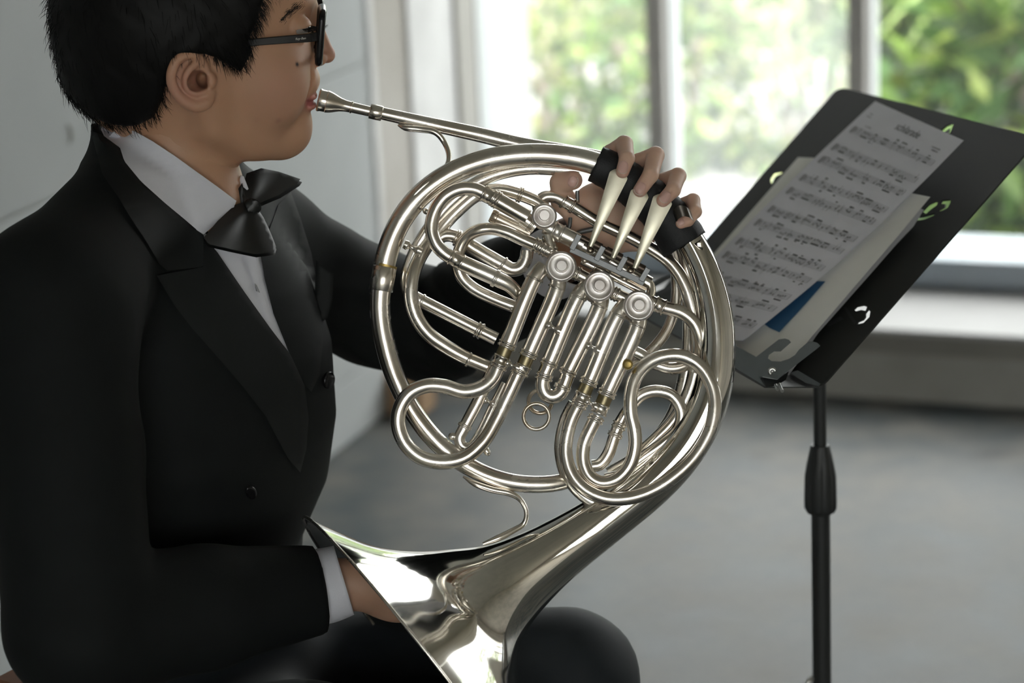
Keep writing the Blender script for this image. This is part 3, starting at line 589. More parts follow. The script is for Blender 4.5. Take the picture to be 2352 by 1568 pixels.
# the long crook on the right, from the fifth tube round to the sixth
slide('right_crook', [(1333, 922, -36), (1311, 968, -38), (1299, 1034, -42), (1312, 1086, -46), (1342, 1122, -50), (1388, 1143, -54), (1440, 1144, -56), (1496, 1127, -56), (1551, 1092, -54), (1599, 1044, -50), (1632, 985, -46), (1642, 925, -42), (1633, 880, -38), (1607, 840, -34), (1568, 818, -32), (1526, 818, -34), (1488, 834, -38), (1460, 866, -44), (1449, 907, -48), (1449, 950, -50), (1457, 988, -50), (1458, 1028, -48), (1444, 1072, -46), (1415, 1101, -44), (1381, 1108, -42), (1355, 1094, -40), (1340, 1062, -38), (1341, 1022, -36), (1356, 985, -35), (1372, 954, -34)], 16, [((1332, 924, -36), (1327, 936, -36), 18), ((1371, 956, -35), (1365, 968, -35), 18)])
# little cross stays between tubes
def stay(a, b, r=5.5):
    a, b = np.array(a, float), np.array(b, float); m = (a+b)/2
    V, Fc = sweep([hp(*p) for p in catmull([a, a*0.75+b*0.25, m, a*0.25+b*0.75, b], 3)], np.interp(np.linspace(0, 1, len(catmull([a, a*0.75+b*0.25, m, a*0.25+b*0.75, b], 3))), [0, .2, .35, .5, .65, .8, 1], [r*1.5, r*1.7, r*.9, r*.65, r*.9, r*1.7, r*1.5])*S, 12)
    obj('stay', V, Fc, M_SILVER, horn)
stay((928, 560, -8), (968, 578, -4), 6.5); stay((1256, 745, -52), (1288, 762, -52)); stay((1348, 792, -52), (1378, 806, -52)); stay((1162, 832, -52), (1192, 846, -52)); stay((1346, 920, -52), (1372, 936, -52))
stay((1112, 918, 0), (1136, 928, 0), 5); stay((1612, 800, -6), (1634, 806, -10), 5); knob((992, 492, -20), (972, 482, -6), 7); knob((1176, 718, -8), (1176, 706, -20), 5); knob((1175, 790, -20), (1178, 772, -30), 6)
# brass thumb screw on the sixth tube
V, Fc = lathe(hp(1446, 834, -40), hp(1441, 837, -66), [(0, 7*S), (14*S, 7*S), (16*S, 10.5*S), (22*S, 12*S), (26*S, 10.5*S), (27*S, 6*S)], 20); obj('brass_knob', V, Fc, M_GOLD, horn)
# pull rings
def pull_ring(cx, cy, r, dz, tilt):
    pts = [hp(cx+r*math.cos(t), cy+r*math.sin(t), dz+tilt*math.sin(t)*r) for t in np.linspace(0, 2*math.pi, 37)]
    V, Fc = sweep(pts, 4.6*S, 10); obj('pull_ring', V, Fc, M_DARKSILVER, horn)
pull_ring(1232, 956, 29.5, -48, 0.15); pull_ring(1241, 922, 27, -20, 0.5)
# --- rotor valves
def rotor(x, y, r, dz, tilt=(0, 0)):
    c = hp(x, y, dz); n = -F*1.0+R*tilt[0]+U*tilt[1]; n /= np.linalg.norm(n)
    V, Fc = lathe(c-n*78*S, c+n*4*S, [(0, r*0.7*S), (2*S, (r-4)*S), (20*S, (r-4)*S), (22*S, (r-7)*S), (60*S, (r-7)*S), (62*S, (r-4)*S), (78*S, (r-4)*S), (79*S, (r-8)*S)], 32)
    case = autosmooth(obj('rotor_casing', V, Fc, M_DARKSILVER, horn), 40)
    V, Fc = lathe(c, c+n, [(-5*S, r*S), (0, r*S), (3*S, (r-0.5)*S), (6*S, (r-4)*S), (6.5*S, (r-6)*S), (4.5*S, (r-9)*S), (3.6*S, (r-14)*S), (3.6*S, 15.5*S), (4.4*S, 13*S)], 40); cap = autosmooth(obj('rotor_cap', V, Fc, M_DULL, horn), 50)
    V, Fc = lathe(c, c+n, [(2*S, 15.5*S), (8*S, 15.5*S), (9*S, 14.5*S), (9*S, 14*S), (12*S, 13.5*S), (15*S, 12.8*S), (16*S, 11.5*S), (16*S, 1*S)], 12); autosmooth(obj('cap_nut', V, Fc, M_DULL, cap), 30)
rotor(1250, 496, 29, -48, (0.02, 0.05)); rotor(1289, 612, 35.5, -54, (0.05, 0.10)); rotor(1376, 657, 35.5, -54, (0.05, 0.10)); rotor(1467, 702, 35.5, -54, (0.05, 0.10))
# casing ports joining the rotors
for a, b_, r in [((1252, 518, -6), (1340, 562, -6), 19.5), ((1230, 520, 6), (1200, 500, 2), 19), ((1310, 620, -20), (1356, 644, -20), 15), ((1398, 668, -20), (1446, 690, -20), 15), ((1272, 596, -16), (1258, 540, -10), 14), ((1330, 560, 0), (1492, 652, 0), 17), ((1336, 598, -4), (1480, 672, -4), 9)]:
    o = tube('valve_port', [a, b_], r, M_SILVER); ferrule(tuple(np.array(a)*.8+np.array(b_)*.2), tuple(np.array(a)*.55+np.array(b_)*.45), r+0.5, o)
tube('valve_port', [(1470, 640, 4), (1490, 650, 4), (1496, 668, 2), (1488, 690, -4)], 11)
for x, y in [(1341, 598), (1432, 640), (1354, 575), (1446, 622)]: knob((x, y+4, -30), (x+4, y-6, -42), 9, 'linkage_screw', M_DARKSILVER)
# --- lever frame, axle and the three paddles
bar = MB(); DZL = -52
def bar_px(mb, a, b, w, t):
    a = np.array(a, float); b = np.array(b, float); p0, p1 = hp(*a), hp(*b); ax = p1-p0; L = np.linalg.norm(ax); ax /= L; s = np.cross(ax, F); s /= np.linalg.norm(s); n = np.cross(ax, s)
    mb.box((p0+p1)/2, ax, s, n, L/2, w*S/2, t*S/2)
bar_px(bar, (1310, 572, DZL), (1480, 650, DZL), 14, 10)
for a, b_ in [((1313, 573), (1331, 539)), ((1369, 598), (1386, 566)), ((1420, 621), (1437, 590)), ((1472, 645), (1489, 616))]:
    bar_px(bar, (*a, DZL-2), (*b_, DZL-4), 13, 10)
bevel(bar.build('lever_frame', M_GREY, horn), 0.0004, 1)
ax_t = tube('lever_axle', [(1334, 545, DZL+6), (1486, 622, DZL+6)], 6.5, M_AXLE)
for u0_, u1_ in ((0.12, 0.31), (0.38, 0.62), (0.68, 0.96)):
    _p = lambda t: tuple(np.array([1334, 545, DZL+6])*(1-t)+np.array([1486, 622, DZL+6])*t)
    tube('roller', [_p(u0_), _p(u1_)], 9.5, M_AXLE, ax_t)
def paddle(tipc, tw, base, bw, dz0, dz1):
    tipc = np.array(tipc, float); base = np.array(base, float); d = (base-tipc)/np.linalg.norm(base-tipc); s = np.array([-d[1], d[0]]); L = np.linalg.norm(base-tipc); V = []; Fc = []; n = 44; m = 8
    for i in range(n+1):
        t = i/n; wd = (tw*(1-t)**1.0+bw*t)*0.5*(min(1, math.sqrt(max(0.0, t+0.01)*12)))
        c = tipc+d*L*t; dz = dz0+(dz1-dz0)*t-6*math.sin(math.pi*t)
        for j in range(m+1):
            q = -1+2*j/m; V.append(hp(c[0]+s[0]*wd*q, c[1]+s[1]*wd*q, dz-2.5*(1-q*q)))
    nb = len(V)
    for i in range(n+1):
        t = i/n; wd = (tw*(1-t)+bw*t)*0.5*(min(1, math.sqrt(max(0.0, t+0.01)*12))); c = tipc+d*L*t; dz = dz0+(dz1-dz0)*t-6*math.sin(math.pi*t)
        for j in range(m+1):
            q = -1+2*j/m; V.append(hp(c[0]+s[0]*wd*q, c[1]+s[1]*wd*q, dz+4.5))
    id_ = lambda i, j, k: k*nb+i*(m+1)+j
    for i in range(n):
        for j in range(m):
            Fc.append((id_(i, j, 0), id_(i+1, j, 0), id_(i+1, j+1, 0), id_(i, j+1, 0))); Fc.append((id_(i, j, 1), id_(i, j+1, 1), id_(i+1, j+1, 1), id_(i+1, j, 1)))
        for j in (0, m):
            q = (id_(i, j, 0), id_(i, j, 1), id_(i+1, j, 1), id_(i+1, j, 0)); Fc.append(q if j == 0 else q[::-1])
    for i in (0, n):
        for j in range(m):
            q = (id_(i, j, 0), id_(i, j+1, 0), id_(i, j+1, 1), id_(i, j, 1)); Fc.append(q if i == 0 else q[::-1])
    autosmooth(obj('key_paddle', V, Fc, M_PADDLE, horn), 50)
paddle((1426, 390), 47, (1356, 566), 11, -62, DZL-6); paddle((1474, 434), 47, (1408, 592), 11, -62, DZL-6); paddle((1527, 448), 50, (1458, 616), 11, -62, DZL-6)
# thumb lever wire behind
tube('thumb_lever', [(1326, 438, 30), (1326, 470, 34), (1322, 492, 34)], 4.5, M_GREY)
tube('thumb_lever', [(1296, 535, 20), (1308, 520, 22), (1310, 500, 26)], 4.5, M_GREY)
tube('thumb_lever', [(1312, 546, 30), (1330, 534, 34), (1362, 526, 36), (1390, 520, 36)], 6, M_GREY)
# black leather hand guard wrapped round the ring
gp = catmull([(1368, 376, 2, 43), (1410, 396, 2, 45), (1460, 432, 2, 48), (1510, 475, 2, 51), (1548, 522, 2, 54), (1573, 562, 2, 56)], 6)
V, Fc = sweep([hp(*p[:3]) for p in gp], gp[:, 3]*S, 30, cap=False, shell=3.5*S); Va = np.array(V)
Va += (RNG.normal(size=Va.shape)*0.00025); obj('hand_guard', Va, Fc, M_LEATHER, horn, label='black leather hand guard wrapped round the ring')
# finger hook for the little finger: a curved dark strip
hk = [(1550, 500, -62), (1554, 491, -78), (1566, 485, -84), (1580, 488, -80), (1590, 497, -66), (1592, 503, -56)]
P = catmull(hk, 3); V = []; Fc = []
for i, p in enumerate(P):
    for j, (ox, oy) in enumerate([(-7, -15), (7, 13)]):
        V.append(hp(p[0]+ox*0.6, p[1]+oy*0.9, p[2])); V.append(hp(p[0]+ox*0.6, p[1]+oy*0.9, p[2]+4))
for i in range(len(P)-1):
    a = i*4; Fc += [(a, a+4, a+6, a+2), (a+1, a+3, a+7, a+5), (a, a+1, a+5, a+4), (a+2, a+6, a+7, a+3)]
Fc += [(0, 2, 3, 1), (a+4, a+5, a+7, a+6)]
autosmooth(obj('finger_hook', V, Fc, mat('dark_hook', (0.09, 0.08, 0.07), 0.35, 0.9), horn), 50)
# pointed reinforcing leaf on the ring below the guard
V, Fc = patch([(1594, 560), (1611, 549), (1616, 560), (1614, 574), (1606, 571)], lambda x, y: D0-35*S, 0.0012, 6); obj('ring_shield', V, Fc, M_SILVER, horn)
# ================================================================== MUSIC STAND
_ed = np.array([-.2143, -.1962, -.058]); _el = np.array([-.0857, .038, .188])
ED = R*_ed[0]+U*_ed[1]+F*_ed[2]; ED /= np.linalg.norm(ED); EL = R*_el[0]+U*_el[1]+F*_el[2]; EL -= ED*(EL@ED); EL /= np.linalg.norm(EL)
DN_ = np.cross(EL, ED); DN_ /= np.linalg.norm(DN_)
if DN_@F > 0: DN_ = -DN_
DC = cam(1960, 550, 2.32)
def dk(x, y, off=0.0): return onplane(x, y, DN_, DC@DN_+off)
def dkd(off): return lambda x, y: (dk(x, y, off)-C0)@F
stand = thing('music_stand', np.array([*(dk(1900, 560)[:2]), 0.0]), 'black metal music stand with a wide desk holding sheet music', 'music stand')
def plate(name, outer, holes, off, thick, mat, parent, world=None):
    cu = bpy.data.curves.new('c', 'CURVE'); cu.dimensions = '2D'; cu.fill_mode = 'BOTH'; cu.extrude = thick/2
    for poly in [outer]+holes:
        sp = cu.splines.new('POLY'); sp.points.add(len(poly)-1); sp.use_cyclic_u = True
        for i, (x, y) in enumerate(poly):
            q = dk(x, y)-DC; sp.points[i].co = (q@EL, q@ED, 0, 1)
    co_ = bpy.data.objects.new('c', cu); me = bpy.data.meshes.new_from_object(co_); bpy.data.objects.remove(co_)
    V = np.array([v.co[:] for v in me.vertices]); Fc = [tuple(p.vertices) for p in me.polygons]; bpy.data.meshes.remove(me)
    Wp = DC+V[:, :1]*EL+V[:, 1:2]*ED+V[:, 2:3]*DN_+DN_*off
    return obj(name, Wp, Fc, mat, parent, smooth=False)
def rounded(poly, r):
    out = []; n = len(poly)
    for i in range(n):
        p = np.array(poly[i], float); a = np.array(poly[i-1], float)-p; b = np.array(poly[(i+1) % n], float)-p; a *= r/np.linalg.norm(a); b *= r/np.linalg.norm(b)
        for t in np.linspace(0, 1, 6): out.append(tuple(p+a*(1-t)**2+b*t**2))
    return out
holes = [[(2160, 302), (2175, 289), (2187, 284), (2190, 287), (2186, 297), (2182, 307), (2178, 306), (2181, 296), (2170, 304)], [(2118, 486), (2135, 470), (2150, 463), (2156, 465), (2152, 473), (2138, 483), (2128, 492)],
         [(2160, 470), (2165, 461), (2184, 459), (2184, 466), (2178, 478), (2160, 487), (2157, 484), (2170, 475), (2172, 470)], [(2105, 500), (2120, 498), (2150, 490), (2146, 496), (2125, 505), (2108, 508)],
         [(1771, 422), (1770, 410), (1778, 398), (1795, 395), (1797, 399), (1785, 404), (1778, 412), (1776, 420)], [(1962, 711), (1969, 704), (1984, 701), (1993, 704), (1989, 715), (1979, 713), (1967, 716)],
         [(1995, 711), (2000, 716), (1998, 729), (1984, 743), (1969, 746), (1972, 739), (1984, 734), (1989, 727), (1989, 719)]]
desk = plate('desk', rounded([(1488, 706), (1927, 200), (2388, 318), (1887, 890)], 22), holes, 0, 0.0016, M_DESK, stand)
for q in ([(1937, 706), (1943, 703), (1968, 741), (1962, 745)], [(1893, 742), (1930, 726), (1938, 732), (1903, 750)]):  # small dark plates added in place of dark slits in the desk
    V, Fc = patch(q, dkd(0.003), 0.003, 10); obj('slit_plate', V, Fc, M_STAND, desk, smooth=False)
lipA = [(1476, 672), (1736, 819), (1759, 888), (1684, 842), (1470, 722)]
V, Fc = patch(lipA, dkd(0.034), 0.002, 20); ledge = obj('ledge', V, Fc, M_LEDGE, stand, smooth=False)
b = MB(); qs = [dk(1470, 722, 0.034), dk(1759, 888, 0.034), dk(1885, 888, 0.0), dk(1489, 708, 0.0)]
b.add(qs+[q-ED*-0.0016 for q in qs], [(0, 1, 2, 3), (7, 6, 5, 4), (0, 4, 5, 1), (1, 5, 6, 2), (2, 6, 7, 3), (3, 7, 4, 0)]); b.build('ledge_floor', M_STAND, ledge)
br = [(1732, 823), (1789, 779), (1803, 777), (1812, 780), (1817, 786), (1793, 807), (1778, 807), (1766, 815), (1764, 823), (1772, 829), (1793, 830), (1812, 824), (1826, 815), (1835, 803), (1856, 785), (1868, 784), (1877, 787), (1884, 794), (1875, 802), (1785, 871), (1743, 863)]
V, Fc = patch(br, dkd(0.040), 0.006, 7); brk = obj('clip_bracket', V, Fc, M_LEDGE, stand, smooth=False)
V, Fc = lathe(dk(1774, 853, 0.040), dk(1774, 853, 0.046), [(0, 0.0042), (0.0012, 0.0042), (0.002, 0.003), (0.002, 0.0016), (0.001, 0.0012)], 16); obj('rivet', V, Fc, M_STEEL, brk)
V, Fc = patch([(1742, 864), (1785, 872), (1812, 852), (1805, 872), (1782, 886), (1760, 890)], dkd(0.034), 0.008, 10); obj('clip_base', V, Fc, M_STAND, brk, smooth=False)
V, Fc = patch([(1815, 856), (1832, 850), (1885, 881), (1881, 887), (1850, 879)], dkd(0.010), 0.004, 8); obj('clip_blade', V, Fc, M_LEDGE, brk, smooth=False)
for p, q in (((1782, 884), (1786, 894)), ((1790, 882), (1797, 898))):
    V, Fc = sweep([dk(*p, 0.034), dk(*q, 0.034)], 0.0016, 8); obj('wing_screw', V, Fc, M_STEEL, brk)
for q in ([(1490, 652), (1546, 627), (1548, 635), (1496, 664)], [(1496, 674), (1546, 653), (1547, 662), (1500, 684)]):
    V, Fc = patch(q, dkd(0.040), 0.006, 8); obj('clip_bracket', V, Fc, M_STAND, stand, smooth=False)
# pole
pt = onplane(1883, 930, np.array([0, 1.0, 0]), (dk(1905, 540)-DN_*0.03)[1]); kS = ((pt-C0)@F)/FPX
def zat(y): return onplane(1883, y, np.array([0, 1.0, 0]), pt[1])[2]
ztop = (dk(1905, 540)-DN_*0.03)[2]-0.01
V, Fc = lathe((pt[0], pt[1], zat(1040)), (pt[0], pt[1], ztop), [(0, 15*kS), (ztop-zat(1040), 15*kS)], 24); autosmooth(obj('upper_tube', V, Fc, M_STAND, stand))
V, Fc = lathe((pt[0], pt[1], 0.04), (pt[0], pt[1], 1.0), [(0, 22*kS), (zat(1160)-0.04, 22*kS)], 28); autosmooth(obj('lower_tube', V, Fc, M_STAND, stand))
V = []; Fc = []; prof = [(1178, 24), (1174, 33), (1166, 37.5), (1150, 38), (1092, 36.5), (1062, 31), (1026, 23), (1021, 21), (1021, 14)]
for y, r in prof:
    for k in range(48):
        a = 2*math.pi*k/48; rr = r*(1-(0.07 if (k % 6) in (0, 1) and 24 < r else 0)); V.append((pt[0]+rr*kS*math.cos(a), pt[1]+rr*kS*math.sin(a), zat(y)))
for i in range(len(prof)-1):
    for k in range(48): j = (k+1) % 48; Fc.append((i*48+k, i*48+j, (i+1)*48+j, (i+1)*48+k))
autosmooth(obj('height_clutch', V, Fc, M_STAND, stand), 25)
b = MB(); b.box(dk(1905, 545)-DN_*0.014, EL, ED, DN_, 0.05, 0.03, 0.012); bevel(b.build('tilt_head', M_STAND, stand), 0.003)
for k in range(3):
    a = 0.5+k*2*math.pi/3; V, Fc = sweep(catmull([np.array([pt[0], pt[1], 0.16]), np.array([pt[0]+0.08*math.cos(a), pt[1]+0.08*math.sin(a), 0.12]), np.array([pt[0]+0.26*math.cos(a), pt[1]+0.26*math.sin(a), 0.012])], 0.03), 0.008, 10); obj('leg', V, Fc, M_STAND, stand)
V, Fc = sweep([np.array([pt[0]-22*kS, pt[1], zat(1556)]), np.array([pt[0]-34*kS, pt[1]-0.004, zat(1560)]), np.array([pt[0]-36*kS, pt[1]-0.004, zat(1585)])], 0.003, 8); obj('thumb_screw', V, Fc, M_STEEL, stand)
# papers
def paper(name, poly, off, thick, mat, label, cat='paper', puff=0.0, step=24):
    V, Fc = patch(poly, dkd(off), thick, step, puff); return obj(name, V, Fc, mat, None, smooth=False, label=label, cat=cat)
paper('paper_stack', [(1840, 366), (1870, 366), (2000, 410), (2100, 472), (2122, 482), (2098, 520), (2060, 560), (1990, 640), (1880, 764), (1812, 862), (1700, 806), (1560, 730), (1540, 700)], 0.008, 0.006, mat('under_paper', (0.6, 0.6, 0.62), 0.85), 'ragged lower sheaf of grey-white papers on the music stand', step=30)
paper('paper_stack', [(1833, 361), (1866, 362), (2000, 402), (2096, 444), (2137, 452), (2060, 545), (1850, 790), (1792, 858), (1690, 802), (1560, 718), (1545, 690)], 0.017, 0.009, M_PAPER2, 'thick white paper booklet on the music stand under the printed sheet', step=30)
paper('blue_card', [(1700, 640), (1896, 646), (1850, 698), (1790, 763), (1766, 752), (1700, 700)], 0.0185, 0.0008, M_BLUE, 'blue card corner sticking out below the printed music sheet', cat='card')
# printed sheet
cor = {k: dk(*p, 0.0235) for k, p in dict(TL=(2010, 232), TR=(2213, 322), BR=(1707, 787), BL=(1500, 742)).items()}
def sh(s, t, lift=0.0):
    p = (cor['TL']*(1-s)+cor['TR']*s)*(1-t)+(cor['BL']*(1-s)+cor['BR']*s)*t
    p = p-EL*0.011*s*math.sin(math.pi*min(1, t*0.95))
    curl = 0.006*max(0, t-0.6)*s+0.004*math.sin(math.pi*t)*(1-s)
    return p+DN_*(lift+curl)
nS, nT = 10, 16; V = [sh(i/nS, j/nT) for j in range(nT+1) for i in range(nS+1)]; V += [sh(i/nS, j/nT, -0.0004) for j in range(nT+1) for i in range(nS+1)]
n0 = (nS+1)*(nT+1); Fc = []
for j in range(nT):
    for i in range(nS):
        a = j*(nS+1)+i; q = (a, a+1, a+nS+2, a+nS+1); Fc.append(q[::-1]); Fc.append(tuple(x+n0 for x in q))
sheet = obj('music_sheet', V, Fc, M_PAPER, None, label='printed page of music notation lying on top of the music stand papers', cat='sheet music')
ink = MB(); lines = MB()
def q4(mb, s0, t0, s1, t1, ws, wt):
    """thin quad from (s0,t0) to (s1,t1), half-size ws across s, wt across t"""
    P = [sh(s0-ws, t0-wt, 0.0005), sh(s1+ws, t1-wt, 0.0005), sh(s1+ws, t1+wt, 0.0005), sh(s0-ws, t0+wt, 0.0005)]; mb.add(P, [(3, 2, 1, 0)])
W_, H_ = 0.21, 0.297; ss = 0.0017/H_
for k in range(12):
    t0 = 0.115+k*0.072+(0.012 if k % 2 else 0.0)
    for i in range(5):
        for j in range(6): q4(lines, 0.06+j*0.148, t0+i*ss, 0.06+(j+1)*0.148, t0+i*ss, 0, 0.00045)
    q4(ink, 0.075, t0+2*ss, 0.075, t0+2*ss, 0.006, 2.6*ss); q4(ink, 0.10, t0+1.6*ss, 0.10, t0+1.6*ss, 0.004, 1.6*ss); q4(ink, 0.055, t0+2*ss, 0.055, t0+2*ss, 0.0015, 2.3*ss)
    s = 0.14; bars = [0.27, 0.42, 0.58, 0.76, 0.948]
    for bb in bars: q4(ink, bb, t0+2*ss, bb, t0+2*ss, 0.0014, 2*ss)
    while s < 0.93:
        grp = random.choice([1, 1, 2, 3, 4]); tt = t0+random.uniform(0.2, 3.6)*ss; up = random.random() < 0.5; s_a = s
        for g in range(grp):
            if s > 0.93: break
            tn = tt+random.uniform(-1, 1)*ss*0.8; q4(ink, s, tn, s, tn, 0.0042, 0.55*ss)
            q4(ink, s+(0.004 if up else -0.004), tn+(-1.6 if up else 1.6)*ss, s+(0.004 if up else -0.004), tn+(-1.6 if up else 1.6)*ss, 0.0011, 1.6*ss); s_b = s; s += random.uniform(0.016, 0.024)
        if grp > 1: q4(ink, s_a, tt+(-3.2 if up else 3.2)*ss, s_b, tt+(-3.2 if up else 3.2)*ss, 0.004, 0.4*ss)
        if random.random() < 0.3: q4(ink, s_a, t0+random.choice([-1.6, 5.6])*ss, s_a+0.02, t0+random.choice([-1.6, 5.6])*ss, 0, 0.35*ss)
        s += random.uniform(0.006, 0.05)
for (s, t, w_) in [(0.08, 0.05, 0.03), (0.07, 0.062, 0.045), (0.82, 0.07, 0.07), (0.84, 0.082, 0.05), (0.15, 0.098, 0.05), (0.08, 0.255, 0.05), (0.13, 0.66, 0.03)]:
    for k in range(int(w_/0.008)): q4(ink, s+k*0.011, t, s+k*0.011, t, 0.0036, 0.0022*random.uniform(0.6, 1.2))
lines.build('staff_lines', M_INK2, sheet); o = ink.build('notes', M_INK, sheet)
def text_on(name, txt, fn, size, mat, parent, shear=0.0):
    cu = bpy.data.curves.new('t', 'FONT'); cu.body = txt; cu.size = size; cu.shear = shear; cu.align_x = 'CENTER'; cu.align_y = 'CENTER'
    to = bpy.data.objects.new('t', cu); me = bpy.data.meshes.new_from_object(to); bpy.data.objects.remove(to)
    V = [fn(v.co.x, v.co.y) for v in me.vertices]; Fc = [tuple(p.vertices) for p in me.polygons]; bpy.data.meshes.remove(me)
    return obj(name, V, Fc, mat, parent, smooth=False)
text_on('title', 'schilarade', lambda x, y: sh(0.52+x/W_, 0.052-y/H_, 0.0006), 0.0135, M_INK, sheet)

# ================================================================== PERSON
mouth = hp(728, 232, 44)
PSI = math.radians(7.5)
hx = np.array([math.cos(PSI), math.sin(PSI), 0]); hy = np.array([-math.sin(PSI), math.cos(PSI), 0]); hz = EZ
def A(px, py, wv=0.0):
    v = ray(px, py); t = ((mouth+hy*wv*S-C0)@hy)/(v@hy); p = C0+v*t-mouth; return np.array([p@hx, p@hy, p@hz])/S
def An(px, py, wv):           # near-side feature, mirrored into the positive half
    q = A(px, py, wv); q[1] = abs(q[1]); return q
def hw(L): L = np.asarray(L, float).reshape(-1, 3)*S; return mouth+L[:, :1]*hx+L[:, 1:2]*hy+L[:, 2:3]*hz
base_ = onplane(430, 1540, np.array([0, 1.0, 0]), mouth[1])
person = thing('person', (base_[0], base_[1], 0.0), 'seated person in a black suit, white shirt and bow tie playing a silver horn', 'person')
def skullf(G):
    cran = ell(G, A(398, 40, 0), (258, 192, 228)); fore = ell(G, A(560, -50, 0), (150, 148, 165)); nape = ell(G, A(335, 170, 0), (165, 140, 150))
    return smin(smin(cran, fore, 60), nape, 50)
lo = np.array([-660, -235, -330]); hi = np.array([70, 235, 560]); h = 3.4
ax, (X, Y, Z) = grid(lo, hi, h); G = (X, np.abs(Y), Z)
d = skullf(G)
face = ell(G, A(556, 140, 0), (164, 150, 205)); d = smin(d, face, 60)
d = smin(d, ell(G, A(560, 280, 0), (118, 92, 76)), 45)
d = smin(d, chain(G, [An(462, 190, -138), An(490, 285, -112), An(560, 322, -70), An(640, 326, -22)], [44, 46, 40, 35]), 45)
d = smin(d, ell(G, A(662, 310, 0), (50, 58, 45)), 35)
d = smin(d, ell(G, An(612, 195, -88), (84, 52, 92)), 45)
d = smin(d, ell(G, A(682, 275, 0), (32, 48, 44)), 26)
d = smin(d, ell(G, A(702, 182, 0), (33, 62, 36)), 20)
d = smin(d, ell(G, A(676, -8, 0), (44, 105, 30)), 40)
d = smin(d, chain(G, [A(716, 20, 0), A(733, 72, 0), A(749, 118, 0)], [15, 14, 17]), 18)
d = smin(d, ell(G, A(750, 127, 0), (20, 21, 18)), 8)
d = smin(d, ell(G, An(729, 136, -27), (22, 14, 17)), 9)
d = smax(d, -ell(G, An(741, 149, -13), (9, 6, 6)), 4)
d = smin(d, ell(G, A(713, 219, 0), (16, 40, 10)), 6); d = smin(d, ell(G, A(711, 241, 0), (16, 34, 11)), 6)
# groove from the nostril wing to the mouth corner, and the mouth corner itself
d = smax(d, -chain(G, [An(716, 150, -46), An(711, 190, -58), An(705, 228, -58)], [5, 5, 7]), 12)
# eye socket and lids
ec = An(684, 66, -84)
d = smax(d, -ell(G, ec+np.array([26, 2, 0]), (34, 40, 26)), 22)
lid = np.sqrt((X-ec[0])**2+(G[1]-ec[1])**2+(Z-ec[2])**2)-33
slit = np.maximum(np.maximum((Z-ec[2])-2-0.10*(X-ec[0]), -(Z-ec[2])-8), -(X-ec[0])-5)
d = smin(d, smax(lid, -slit, 3), 8)
# neck
d = smin(d, chain(G, [A(425, 260, 0), A(420, 380, 0), A(395, 560, 0)], [122, 124, 140]), 40)
# ear
def smooth_chain(G, pts, rs, k):
    C_ = catmull([np.array([*p, r]) for p, r in zip(pts, rs)], 9); return chain(G, [c[:3] for c in C_], list(C_[:, 3]), k)
ear = smooth_chain(G, [An(472, 160, -180), An(462, 136, -190), An(438, 126, -199), An(410, 136, -206), An(396, 160, -210), An(394, 188, -209), An(405, 214, -205), An(427, 235, -199), An(452, 243, -193), An(474, 234, -187), An(486, 216, -180)], [7, 8, 9, 10, 10, 10, 10, 12, 14, 14, 9], 5)
ear = smin(ear, ell(G, An(440, 188, -186), (46, 13, 55)), 7)
ear = smin(ear, smooth_chain(G, [An(459, 140, -194), An(438, 158, -201), An(427, 182, -202), An(432, 204, -200), An(450, 213, -196), An(468, 210, -192)], [6, 8, 8, 8, 8, 7], 4), 6)
ear = smax(ear, -chain(G, [An(448, 140, -208), An(420, 150, -214), An(410, 180, -216), An(417, 206, -212)], [4, 6, 6.5, 4]), 4)
ear = smax(ear, -ell(G, An(455, 184, -206), (20, 26, 22)), 6)
ear = smin(ear, ell(G, An(484, 184, -184), (12, 10, 16)), 7)
d = smin(d, ear, 9); d = smax(d, -ell(G, An(454, 187, -196), (24, 40, 21), 0.5), 6); d = smax(d, -ell(G, An(466, 184, -160), (15, 62, 16)), 7); d = smin(d, ell(G, An(486, 186, -186), (11, 13, 15)), 6)
HV, HQ = nets(ax, d)
def near(L, px, py, wv, r):
    q = A(px, py, wv); return np.exp(-(np.sum((L-q)**2, 1))/(r*r))
base = np.array([0.500, 0.285, 0.178])
tone = np.tile(base, (len(HV), 1)); HVm = HV.copy(); HVm[:, 1] = -np.abs(HVm[:, 1])
def tint(wt, col, k=1.0):
    global tone
    tone = tone*(1-(wt*k)[:, None])+np.array(col)*(wt*k)[:, None]
tint(np.clip(near(HVm, 640, 200, -110, 75), 0, 1), (0.50, 0.265, 0.20), 0.6)
tint(np.clip(near(HVm, 752, 125, 0, 34), 0, 1), (0.50, 0.25, 0.20), 0.7)
tint(np.clip(near(HVm, 425, 200, -200, 55), 0, 1), (0.50, 0.25, 0.19), 0.7)
tint(np.clip(near(HVm, 460, 186, -158, 24)*1.4, 0, 1), (0.26, 0.115, 0.08), 0.8)  # occlusion shade of the ear hollow painted into the skin tone
tint(np.clip(near(HVm, 711, 231, -28, 19)*1.5, 0, 1), (0.46, 0.15, 0.15), 0.85); tint(np.clip(near(HVm, 716, 228, 0, 24)*1.4, 0, 1), (0.46, 0.15, 0.15), 0.8)
tint(np.clip(near(HV, 682, 148, -118, 4.5)*1.6, 0, 1), (0.03, 0.025, 0.025))
for px, py, r in [(632, 212, 7), (598, 241, 6), (588, 271, 8), (640, 278, 8), (630, 225, 6), (624, 309, 6), (487, 321, 7)]: tint(near(HV, px, py, -125, r), (0.33, 0.16, 0.12), 0.6)
BV = [hw(HV)]; BF = [HQ]; BT = [tone]
